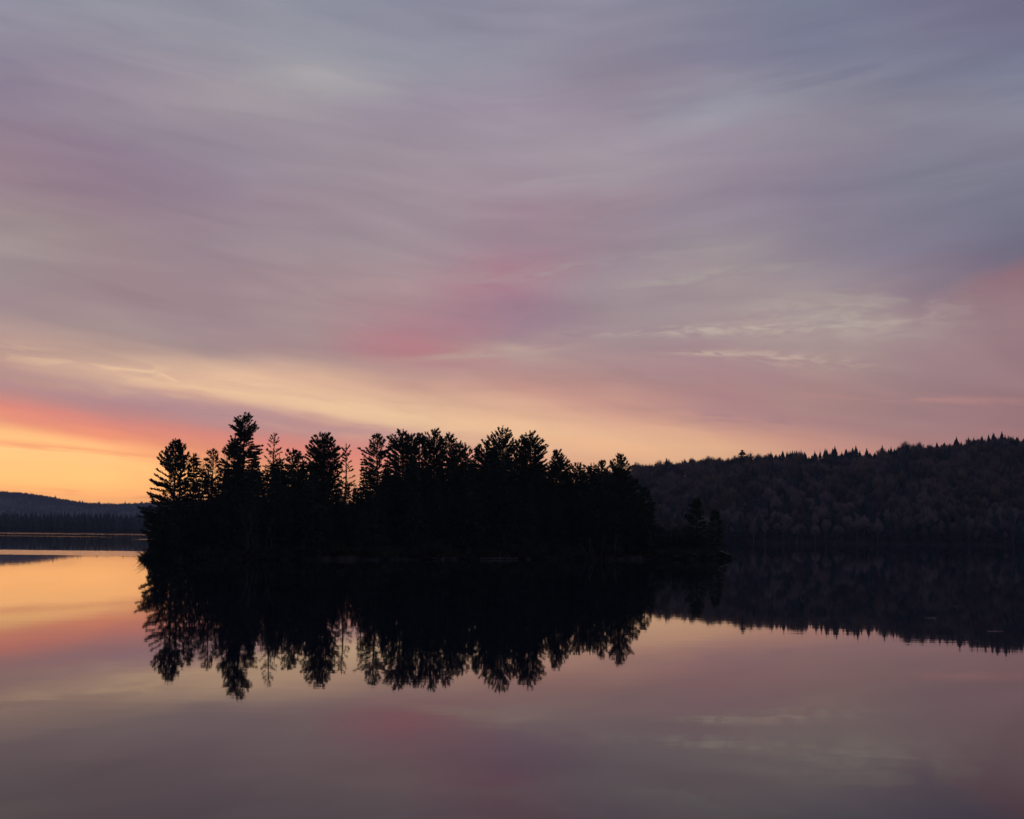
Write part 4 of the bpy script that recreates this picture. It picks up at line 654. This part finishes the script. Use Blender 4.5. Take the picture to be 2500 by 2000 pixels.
hero(1547, 1166, 6.0, [(0, 4, 4), (15, 10, 12), (40, 22, 24), (160, 30, 34)], LAYER,
     'dark pine below the spreading right shoulder pine, against the hill', seed=29, per=6)
hero(1574, 1192, 7.0, [(0, 4, 4), (15, 12, 12), (40, 22, 20), (150, 26, 28)], LAYER,
     'drooping dark pine on the falling right edge of the island', seed=30, per=6, droop=.1)
hero(1700, 1217, 5.0, [(0, 3, 3), (10, 8, 8), (24, 19, 12), (34, 12, 16), (46, 26, 16), (60, 16, 22), (72, 30, 24), (100, 32, 30), (140, 26, 26)], LAYER,
     'lone pine with drooping tiers on the low right end of the island', seed=31, per=8, whorl=.42, base=.1)
hero(1748, 1245, 5.0, [(0, 3, 3), (15, 8, 8), (40, 13, 13), (70, 18, 18), (110, 18, 20)], LAYER,
     'smaller pine right of the lone tiered pine, near the driftwood point', seed=32, per=6, base=.08)


def isl_place(px, back):
    x = at(px, 1366, 180)[0]; y = float(isl_front(x) + back); x = at(px, 1366, y)[0]; y = float(isl_front(x) + back)
    return float(x), y, float(isl_z(np.array(x), np.array(y)))

ZONES = [(452, 'the leftmost island pines'), (548, 'the bare trees right of the leftmost pines'), (640, 'the tallest island pine'), (742, 'the wispy larch'), (872, 'the round-topped pine'),
         (952, 'the open tiered pine'), (1040, 'the dense broad pine left of the middle cluster'), (1165, 'the bushy pine of the middle cluster'), (1330, 'the fan-topped pair of pines'), (1395, 'the pointed pine right of the fan-topped pair'),
         (1488, 'the three low tops near the right end'), (1560, 'the spreading pine at the right shoulder'), (1640, 'the pale birch clump'), (5000, 'the lone tiered pine at the right end')]
def near(px):
    for a, s in ZONES:
        if px < a: return s

# spires and leafless trees seen against the sky at the left end
def spire(px, top, back, R, label, seed):
    x, y, z = isl_place(px, back); p = at(px, top, y); wood, leaf = spruce_geo(seed, p[2] - z + .1, R)
    t = thing('spruce_tree', label, 'tree', (p[0], y, z - .1), 'tall trees on the island')
    link('trunk', wood.mesh('trunk', M_bark, True), t); link('crown', leaf.mesh('crown', M_spruce), t)
spire(480, 1112, 5.0, 1.25, 'narrow pointed spruce just left of the bare forked tree', 61)
spire(765, 1126, 6.0, 1.5, 'low pointed spruce at the left foot of the round-topped pine', 62)
spire(889, 1112, 6.0, 1.2, 'narrow spruce spire under the long left boughs of the tiered pine', 63)
spire(946, 1124, 5.0, 1.3, 'dark spruce spire below the right boughs of the tiered pine', 64)
def bare_hero(name, px, top, back, label, seed, M=None, lean=(0, 0), crown='crown', **kw):
    x, y, z = isl_place(px, back); p = at(px, top, y)
    wood, tips = bare_geo(seed, 1.0 if kw.pop('unit', False) else (p[2] - z) * kw.pop('hs', .82), lean=lean, **kw)
    k = (p[2] - z + .1) / max(tips.arrays()[0][:, 2].max(), wood.arrays()[0][:, 2].max())
    for g in (wood, tips): g.v = [q * np.array([max(k, .75), max(k, .75), k]) for q in g.v]
    t = thing(name, label, 'tree', (x, y, z - .1), 'leafless trees on the island')
    link('trunk', wood.mesh('trunk', M or M_twig, True), t); link(crown, tips.mesh(crown, M_twig), t)
    return t
bare_hero('bare_tree', 497, 1118, 9, 'bare forked tree with thin branches in the notch left of centre-left pines', 71, r=.11, kids=4, up=.7, fork=.55, levels=3, hs=.7)
bare_hero('bare_tree', 513, 1117, 7, 'dead broken stem with stubby limbs beside the bare forked tree', 72, M=M_grey, r=.10, kids=2, levels=2, fork=.6, hs=.95, crown='branches')
bare_hero('bare_tree', 532, 1080, 10, 'tall leafless tree with a fine twiggy top left of the tallest pine', 73, r=.12, kids=6, levels=3, fork=.55, up=.95, hs=.76)
bare_hero('bare_tree', 742, 1104, 11, 'small twiggy treetop poking up left of the round-topped pine', 74, r=.08, kids=4, levels=3, fork=.6, hs=.76)
bare_hero('bare_tree', 1432, 1140, 9, 'leafless twiggy tree among the low tops near the right end', 75, r=.09, kids=5, levels=3, fork=.55)
bare_hero('bare_tree', 1490, 1150, 10, 'leafless tree between the bent low pine and the spreading pine', 76, r=.09, kids=5, levels=3, fork=.55)
# pale slender stems at the foot of the wood
for px, top, ln, lab, sd in [(586, 1262, .02, 'leftmost of the pale slender stems under the tallest pine', 81), (600, 1280, -.24, 'pale stem leaning left among the slender stems under the tallest pine', 82),
                             (610, 1256, 0, 'tall straight pale stem right of the leaning one', 83), (623, 1272, .01, 'second straight pale stem right of the leaning one', 84),
                             (633, 1284, .05, 'pale stem tilted slightly right among the slender stems', 85), (657, 1278, -.03, 'rightmost pale slender stem, standing apart from the others', 86)]:
    bare_hero('birch_tree', px, top - 40, .5, lab, sd, M=M_grey, lean=(ln, 0), r=.085, kids=2, levels=2, fork=.75, hs=.9)
# leafless birches with pale stems on the low right end
for px, top, lab, sd in [(1594, 1218, 'birch with pale stem at left of the birch clump against the hill', 91), (1602, 1228, 'middle birch of the pale-stemmed clump against the hill', 92),
                         (1611, 1222, 'birch at right of the pale-stemmed clump against the hill', 93), (1640, 1238, 'thin leafless birch between the birch clump and the lone tiered pine', 94),
                         (1657, 1262, 'short leafless birch close left of the lone tiered pine', 95)]:
    bare_hero('birch_tree', px, top, 6, lab, sd, M=M_pale, r=.09, kids=7, levels=3, fork=.5, up=.7)

# spruces crowding the inside of the island: six kinds of shape, copied
SPR = []
for i, (H, R) in enumerate([(10, 2.3), (11, 1.9), (9, 2.4), (12, 2.2), (8, 2.2), (10, 1.8)]):
    wd, lf = spruce_geo(200 + i, H, R, dens=.9); SPR.append((wd.mesh('trunk', M_bark, True), lf.mesh('crown', M_spruce), H))
rg = np.random.default_rng(11)
def fill_top(px):   # how high the packed crowns reach
    return np.interp(px, [395, 430, 470, 520, 560, 640, 700, 760, 820, 870, 930, 1000, 1100, 1160, 1250, 1340, 1400, 1450, 1520, 1560, 1600, 1680, 1780],
                     [1200, 1160, 1152, 1150, 1128, 1122, 1120, 1122, 1168, 1170, 1138, 1112, 1106, 1108, 1096, 1118, 1146, 1146, 1155, 1205, 1262, 1275, 1330])
def fill(px, back, top, row):
    x, y, z = isl_place(px, back); H = at(px, top, y)[2] - z
    tr, cr, H0 = SPR[int(rg.integers(0, 6))]; s = H / H0
    t = thing('spruce_tree', ('dark spruce in the front row below ', 'dark spruce packed in shade around ', 'dark spruce filling the gaps behind ')[row] + near(px), 'tree', (x, y, z - .15), ('front row spruces below ', 'shaded spruces around ', 'spruces behind ')[row] + near(px), rg.uniform(0, 6.28), (min(max(s, .8), 1.25), min(max(s, .8), 1.25), s))
    link('trunk', tr, t); link('crown', cr, t)
for px in np.arange(398, 1596, 12.8):
    for lay, (b0, b1, dlo, dhi) in enumerate([(1.5, 5, 12, 80), (9, 16, -16, 34), (18, 26, -8, 45)]):
        q = px + rg.uniform(-8, 8)
        w_ = isl_width(at(q, 1366, 180)[0])
        b = min(rg.uniform(b0, b1), w_ - 1.5)
        if lay and w_ < b0 + 1: continue
        fill(q, b, fill_top(q) + rg.uniform(dlo, dhi), lay)
for px in np.arange(1606, 1780, 14):
    fill(px + rg.uniform(-5, 5), rg.uniform(2.5, 9), fill_top(px) + rg.uniform(4, 26), 0)

# undergrowth along the shore
SHR = []
for i in range(4):
    r_ = np.random.default_rng(300 + i); g = Geo(); n = 150
    u = r_.normal(0, 1, (n, 3)); u[:, 2] = np.abs(u[:, 2]); u /= np.linalg.norm(u, axis=1)[:, None]
    g.blades(u * r_.uniform(.3, 1, (n, 1)) * np.array([.95, .8, 1.0]), u + np.array([0, 0, .5]), np.full(n, .34), r_, 2, .5, .22)
    for k in range(7):
        a = r_.uniform(0, 6.28); g.tube([(0, 0, -.1), (.3 * math.cos(a), .3 * math.sin(a), .5), (.8 * math.cos(a), .7 * math.sin(a), 1.15)], [.03, .02, .006], 3)
    SHR.append(g.mesh('shrub', M_shrub))
for qx in np.concatenate([np.arange(354, 400, 6.0), np.arange(400, 1790, 11.0)]):
    px = qx + rg.uniform(-5, 5); x, y, z = isl_place(px, rg.uniform(.15, 2.2))
    edge = min(1, (px - 335) / 60, (1800 - px) / 60)
    tag(link('shrub', SHR[int(rg.integers(0, 4))], None, (x, y, z - .1), rg.uniform(0, 6.28), rg.uniform(.7, 1.5) * (.45 + .55 * max(0, edge))),
        'low leafy shrub on the shore below ' + near(px), 'shrub', 'shrubs on the shore below ' + near(px))
# grassy twigs on the left tip
r_ = np.random.default_rng(5)
for px, hgt, lab in [(356, 1.0, 'clump of thin stems at the very tip of the island, left end'), (364, 1.35, 'taller clump of thin stems just right of the island tip'), (374, 1.6, 'leafy twig clump under the leftmost pine near the tip')]:
    g = Geo(); n = 46
    a = r_.uniform(0, 6.28, n); ro = r_.uniform(0, .55, n); L = hgt * r_.uniform(.45, 1.1, n)
    for i in range(n):
        b = np.array([math.cos(a[i]) * ro[i], math.sin(a[i]) * ro[i], -.05]); lean = np.array([math.cos(a[i]) * .45 - .25, math.sin(a[i]) * .4, 1.0])
        g.tube([b, b + lean * L[i] * .55, b + lean * L[i] + np.array([lean[0] * .25 * L[i], 0, -.08])], [.02, .016, .006], 3)
    x, y, z = isl_place(px, .7)
    tag(link('reed_clump', g.mesh('reed_clump', M_shrub), None, (x, y, z)), lab, 'reeds', 'stem clumps on the left tip')

# stones, logs and driftwood at the waterline
def rock_mesh(seed, M, flat=.5):
    r_ = np.random.default_rng(seed); import bmesh
    bm = bmesh.new(); bmesh.ops.create_icosphere(bm, subdivisions=2, radius=1.0)
    for vtx in bm.verts:
        k = 1 + r_.normal(0, .09); vtx.co = Vector((vtx.co.x * k, vtx.co.y * k * .8, vtx.co.z * k * flat))
    me = bpy.data.meshes.new('rock'); bm.to_mesh(me); bm.free(); me.materials.append(M); return me
RK = [rock_mesh(i, M_stone, .45 + .1 * (i % 3)) for i in range(4)]
for i, px in enumerate([392, 447, 540, 690, 742, 905, 918, 953, 968, 1104, 1290, 1400, 1545, 1590]):
    x, y, z = isl_place(px, -.15)
    tag(link('rock', RK[i % 4], None, (x, y, .02), rg.uniform(0, 6), rg.uniform(.3, .6)), 'dull grey stone at the waterline below ' + near(px), 'rock', 'waterline stones below ' + near(px))
p = ground(133, 1337.5); tag(link('rock', rock_mesh(21, M_stone, .18), None, (p[0], p[1], -.02), .2, (.75, .5, .9)), 'low flat rock awash in the dark reflection of the far shore', 'rock')
p = ground(336, 1349.0); tag(link('rock', rock_mesh(22, M_stone, .6), None, (p[0], p[1], .0), .4, .16), 'tiny dark stone in the bright water lane off the island tip', 'rock')

def log(name, a, b, r0, r1, label, M=M_grey, sag=0.0, stubs=3, seed=0, cat='log'):
    r_ = np.random.default_rng(seed + 400); a, b = np.array(a), np.array(b); t = np.linspace(0, 1, 7)[:, None]
    P = a + (b - a) * t + r_.normal(0, .025, (7, 3)) + np.array([0, 0, 1.]) * sag * 4 * t * (1 - t)
    g = Geo(); g.tube(P - a, np.linspace(r0, r1, 7), 8)
    o = tag(link(name, g.mesh(name, M, True), None, a), label, cat, 'logs and driftwood on the island shore')
    if stubs:
        h = Geo()
        for k in range(stubs):
            i = int(r_.integers(2, 6)); d = r_.normal(0, 1, 3); d[2] = abs(d[2]) + .3; d /= np.linalg.norm(d); L = r_.uniform(.4, 1.1)
            h.tube([P[i] - a, P[i] - a + d * L * .6, P[i] - a + d * L + np.array([0, 0, .1])], [r1 * .7, r1 * .5, .01], 4)
        link('branch_stubs', h.mesh('branch_stubs', M), o)
    return o
def shore(px, back=-.3, z=.1):
    x, y, _ = isl_place(px, back); return (x, y, z)
log('fallen_log', shore(1035, .3, .32), shore(1084, -.5, .12), .13, .08, 'pale fallen log at the water, left of the longer shore log', seed=1)
log('fallen_log', shore(1172, -.2, .18), shore(1264, -.5, .10), .15, .08, 'longest pale log lying along the waterline near the middle of the island', seed=2)
log('fallen_log', shore(1284, .6, .45), shore(1322, -.2, .30), .11, .06, 'short log propped on the bank right of the longest shore log', seed=3)
for i, (p0, p1, z1, lab) in enumerate([(1440, 1412, 2.1, 'dead stem leaning far left out of the bank, lowest of the fan'), (1444, 1437, 2.6, 'dead stem leaning left, second of the fan'), (1453, 1438, 2.9, 'curved dead stem leaning left, middle of the fan'),
                                       (1470, 1479, 3.6, 'dead stem bowed right, tallest of the fan'), (1500, 1506, 3.3, 'nearly upright dead stem right of the fan'), (1478, 1490, 1.6, 'short dead stem leaning right at the foot of the fan')]):
    a = shore(p0, .1, .05); b = shore(p1, -.6, z1)
    log('dead_stem', a, b, .07, .03, lab, seed=10 + i, sag=.18, stubs=3, cat='dead stem')
for i, (p0, p1, z0, z1, lab) in enumerate([(1762, 1796, 1.15, .45, 'bleached driftwood limb sloping down to the right point'), (1778, 1792, .75, .55, 'short bleached root stub on the driftwood at the right point'), (1688, 1716, 1.0, .05, 'grey limb slanting into the water below the lone tiered pine'),
                                           (1605, 1628, .55, .5, 'grey branch lying across the bank below the birch clump'), (1640, 1672, .35, .25, 'grey log low on the bank left of the slanting limb'), (1730, 1756, .5, .6, 'tangled grey branch left of the bleached driftwood'), (1796, 1812, .12, .06, 'dark waterlogged log ending the right point')]):
    log('driftwood', shore(p0, .2, z0), shore(p1, -.3, z1), .085, .05, lab, M=M_pale if i < 2 else M_grey, seed=30 + i, sag=.12, stubs=4, cat='driftwood')

# ------------------------------------------------------------------ trees of the wooded hill
rh = np.random.default_rng(23)
FIR = [hill_fir(500 + i, H, R) for i, (H, R) in enumerate([(13, 4.0), (11, 3.7), (14, 4.3), (12, 3.2)])]
BARE = [hill_bare(520 + i, H, R) for i, (H, R) in enumerate([(11.5, 3.3), (10.5, 2.9), (12.5, 3.7), (10, 3.2), (11, 2.6)])]
BIRCH = [hill_bare(540 + i, H, R, 90, .17) for i, (H, R) in enumerate([(11, 2.0), (12, 1.8), (10, 1.9)])]
FIRM = [g.mesh('conifer', M_hillfir) for g in FIR]
OAKM = [g.mesh('bare_tree', M_oak) for g in BARE]; OCHM = [g.mesh('bare_tree', M_ochre) for g in BARE]
def birch_mesh(i):
    wood, crown = Geo(), Geo(); V, Fc = BIRCH[i].arrays(); nb = 4 * 3
    wood.tube([(0, 0, -.5), (.1, 0, 5), (.25, .1, 9)], [.13, .10, .04], 4)
    me = BIRCH[i].mesh('crown', M_oak); return wood.mesh('trunk', M_hillbirch), me
BIRM = [birch_mesh(i) for i in range(3)]
cells = []
STEP = 4.5
for gx in np.arange(28, 330, STEP):
    for t in np.arange(0.004, 1.20, STEP / CREST_BACK):
        x = gx + rh.uniform(-2.2, 2.2) + (STEP / 2 if int(t * CREST_BACK / STEP) % 2 else 0); tt_ = t + rh.uniform(-.010, .010)
        y = float(shore_y(x) + tt_ * CREST_BACK)
        px = 1250 + F * x / y
        if px < 1470 or px > 2640: continue
        cells.append((x, y, float(hill_z(np.array([x]), np.array([y]))[0]) - .3, tt_, px))
firs, oaks, births = [], [], []
for (x, y, z, t, px) in cells:
    nf = float(vnoise(x, y, 34, 1)) * .6 + float(vnoise(x, y, 13, 2)) * .4
    pf = .06 + 1.6 * max(0, nf - (.45 if px > 1850 else .52))
    if px > 1880 and t > .80: pf = .96 if px < 2140 else (.75 if float(vnoise(x, y * .4, 22, 12)) > .55 else .12)
    elif px < 1760: pf *= .6 if t > .45 else 1.0
    if t > .85 and px < 1865: pf = .0
    if t < .10: pf += .12
    if rh.random() < pf: firs.append((x, y, z, t, px))
    elif t < .12 and px > 1760 and rh.random() < .28: births.append((x, y, z, t, px))
    else: oaks.append((x, y, z, t, px))
lone = at(1812, 1099, float(shore_y(144) + CREST_BACK))
rh.shuffle(firs); firs = sorted(firs, key=lambda q: -int(q[3] > .82)); firs, fir_rest = firs[:295], firs[295:]
def hzone(px):
    return 'left of the lone skyline pine' if px < 1790 else ('below the even conifer crest' if px < 2140 else 'towards the right edge')
def where(t, px):
    return 'on the skyline' if t > .85 else ('at the waterline' if t < .10 else 'on the slope')
for (x, y, z, t, px) in firs:
    k = int(rh.integers(0, 4)); wh = where(t, px); s = rh.uniform(.55, 1.08) * ((.62 + .42 * float(vnoise(x, y * .3, 15, 8))) if t > .8 else .85)
    lab = {'on the skyline': 'dark pointed conifer on the right hill crest', 'at the waterline': 'dark conifer at the right hill foot', 'on the slope': 'dark conifer among bare crowns on the right hill slope'}[wh]
    tag(link('conifer', FIRM[k], None, (x, y, z), rh.uniform(0, 6.28), (s * rh.uniform(.9, 1.15), s, s)), lab + ', ' + hzone(px), 'conifer', 'conifers of the right hill ' + wh + ' ' + hzone(px))
# one pine standing clear of the skyline
zz = float(hill_z(np.array([lone[0]]), np.array([lone[1]]))[0])
wd, lf = pine_geo(77, lone[2] - zz, [(0, 2.5, 2.5), (.5, 3, 3), (.68, 3.0, 2.6), (.8, 1.9, 2.3), (.9, 1.5, 1.2), (1, .3, .3)], LAYER, base=.25, whorl=1.0, per=7, tuft=.7, blades=5, r_trunk=.3)
t = thing('pine_tree', 'single tiered pine standing clear above the crest of the right hill', 'tree', (lone[0], lone[1], zz - .2))
link('trunk', wd.mesh('trunk', M_bark), t); link('crown', lf.mesh('crown', M_hillfir), t)
for (x, y, z, t, px) in births:
    k = int(rh.integers(0, 3)); wdm, cm = BIRM[k]
    tr = thing('birch_tree', 'pale-stemmed birch at the right hill foot, ' + hzone(px), 'tree', (x, y, z), 'birches at the foot of the right hill ' + hzone(px), rh.uniform(0, 6), rh.uniform(.8, 1.1))
    link('trunk', wdm, tr); link('crown', cm, tr)
oaks.sort(key=lambda q: q[1] - (120 if q[3] > .93 else 0))
rest = []
for i, (x, y, z, t, px) in enumerate(oaks):
    k = int(rh.integers(0, 5)); s = rh.uniform(.55, 1.0) * (1.25 if rh.random() < .1 else 1); a = rh.uniform(0, 6.28)
    och = rh.random() < .10 + .25 * (float(vnoise(x, y, 26, 6)) > .62)
    if i < 295:
        wh = where(t, px)
        lab = {'on the skyline': 'leafless twiggy tree on the right hill crest', 'at the waterline': 'leafless grey-brown tree at the right hill foot', 'on the slope': 'leafless brown tree on the right hill slope'}[wh]
        tag(link('bare_tree', (OCHM if och else OAKM)[k], None, (x, y, z), a, s), lab + ', ' + hzone(px), 'tree', 'leafless trees of the right hill ' + wh + ' ' + hzone(px))
    else: rest.append((k, x, y, z, a, s, och))
for gx in np.arange(-145, 30, 5.5):          # the hill goes on behind the island
    for t in np.arange(.02, 1.2, .03):
        x = gx + rh.uniform(-2.5, 2.5); y = float(shore_y(x)) + t * CREST_BACK + rh.uniform(-2, 2)
        if 1250 + F * x / y > 1470: continue
        rest.append((int(rh.integers(0, 5)), x, y, float(hill_z(np.array([x]), np.array([y]))[0]) - .3, rh.uniform(0, 6), rh.uniform(.6, .95), rh.random() < .1))
for flag, M in ((0, M_oak), (1, M_ochre)):
    pl = [q[:6] for q in rest if bool(q[6]) == bool(flag)]
    if pl:
        o = structure('hill_wood' if not flag else 'budding_hill_wood', merged('hill_wood', BARE, pl, M), 'stuff')
        o['label'] = 'mass of leafless grey-brown crowns covering the right hill' if not flag else 'paler ochre crowns scattered through the wood on the right hill'
        o['category'] = 'wood'

if fir_rest:
    o = structure('hill_conifer_wood', merged('hill_conifer_wood', FIR, [(int(rh.integers(0, 4)), x, y, z, rh.uniform(0, 6), rh.uniform(.65, 1.0)) for (x, y, z, t, px) in fir_rest], M_hillfir), 'stuff')
    o['label'] = 'dark conifers massed in patches between the bare crowns of the right hill'; o['category'] = 'wood'
# low brush closing the foot of the hill
brush = []
for gx in np.arange(30, 330, 1.6):
    for k in range(3):
        x = gx + rh.uniform(-1, 1); y = float(shore_y(x)) + rh.uniform(.3, 14)
        brush.append((int(rh.integers(0, 5)), x, y, float(hill_z(np.array([x]), np.array([y]))[0]) - 1.2, rh.uniform(0, 6), rh.uniform(.28, .5)))
for gx in np.arange(30, 330, 1.3):
    for k in range(6):
        x = gx + rh.uniform(-1, 1); y = float(shore_y(x)) + CREST_BACK * rh.uniform(.94, 1.16)
        brush.append((int(rh.integers(0, 5)), x, y, float(hill_z(np.array([x]), np.array([y]))[0]) - 1.0, rh.uniform(0, 6), rh.uniform(.45, .62)))
o = structure('hill_brush', merged('hill_brush', BARE, brush, M_twig), 'stuff'); o['label'] = 'leafless brush under the trees of the right hill, along its foot and crest'; o['category'] = 'brush'

# ------------------------------------------------------------------ the far shore and ridge on the left
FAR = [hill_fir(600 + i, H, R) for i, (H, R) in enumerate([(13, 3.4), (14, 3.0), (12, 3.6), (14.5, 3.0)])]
FARM = [g.mesh('conifer', M_farwood_hazed) for g in FAR]
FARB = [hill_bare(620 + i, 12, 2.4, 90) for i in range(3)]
def fz(px): return 'near the left edge of the view' if px < 125 else ('midway to the island' if px < 250 else 'seen beside the island tip')
rf = np.random.default_rng(31); cnt = 0; back = []
for row in range(7):
    for x in np.arange(-620, 20, 3.0 if row < 2 else 3.6):
        xx = x + rf.uniform(-1.2, 1.2); yy = float(far_shore_y(xx)) + 3 + row * 5.5 + rf.uniform(-2, 2); px = 1250 + F * xx / yy
        zz = .4 + row * .25
        if row < 2 and -40 < px < 400 and cnt < 290:
            cnt += 1
            tag(link('conifer', FARM[int(rf.integers(0, 4))], None, (xx, yy, zz), rf.uniform(0, 6.28), rf.uniform(.72, .98)), 'conifer lining the far shore, ' + fz(px), 'conifer', 'conifers lining the far shore ' + fz(px))
        else: back.append((int(rf.integers(0, 4)), xx, yy, zz, rf.uniform(0, 6.28), rf.uniform(.78, 1.0)))
o = structure('far_shore_wood', merged('far_shore_wood', FAR, back, M_farwood_hazed), 'stuff'); o['label'] = 'dark conifer wood massed behind the front row of the far shore'; o['category'] = 'wood'
TINY = []
for i in range(3):
    g = Geo(); H, R = [(7, 3.0), (6, 3.4), (9, 2.6)][i]; n = 5; a = np.arange(n) * 6.283 / n
    A = np.stack([np.cos(a) * R, np.sin(a) * R, 0 * a], 1); B = np.stack([np.cos(a) * R * .6, np.sin(a) * R * .6, 0 * a + H * .55], 1)
    g.tris(A, np.roll(A, -1, 0), B); g.tris(np.roll(A, -1, 0), np.roll(B, -1, 0), B); g.tris(B, np.roll(B, -1, 0), np.repeat([[0, 0, H]], n, 0)); TINY.append(g)
pl = []
for i in range(16000):
    x = rf.uniform(-1500, -420) if i % 4 else rf.uniform(-420, 300); t = rf.uniform(.12, 1.02) if i % 3 else rf.uniform(.96, 1.02)
    p = ridge_f(np.array([x]), t)[0]
    pl.append((int(rf.integers(0, 3)), p[0], p[1], p[2] - 1, rf.uniform(0, 6), rf.uniform(.5, .9) * (1.4 if t > .95 else 1) * (1.3 if rf.random() < .05 else 1)))
o = structure('ridge_wood', merged('ridge_wood', TINY, pl, M_far_haze_tint), 'stuff'); o['label'] = 'hazy blue wood covering the distant ridge on the left'; o['category'] = 'wood'

# ------------------------------------------------------------------ air
hz = bpy.data.materials.new('haze'); hz.use_nodes = True; ht = hz.node_tree; ht.nodes.clear()
pv = ht.nodes.new('ShaderNodeVolumePrincipled'); ho = ht.nodes.new('ShaderNodeOutputMaterial')
pv.inputs['Color'].default_value = (.66, .76, 1.0, 1); pv.inputs['Density'].default_value = HAZE
ht.links.new(pv.outputs[0], ho.inputs['Volume'])
x0, x1, y0, y1, z0, z1 = -5200, 5200, -1700, 7200, -15, 122
g = Geo(); g.add([(x, y, z) for z in (z0, z1) for x, y in ((x0, y0), (x1, y0), (x1, y1), (x0, y1))],
                 [(0, 2, 1), (0, 3, 2), (4, 5, 6), (4, 6, 7), (0, 1, 5), (0, 5, 4), (1, 2, 6), (1, 6, 5), (2, 3, 7), (2, 7, 6), (3, 0, 4), (3, 4, 7)])
structure('haze', g.mesh('haze', hz), 'stuff')
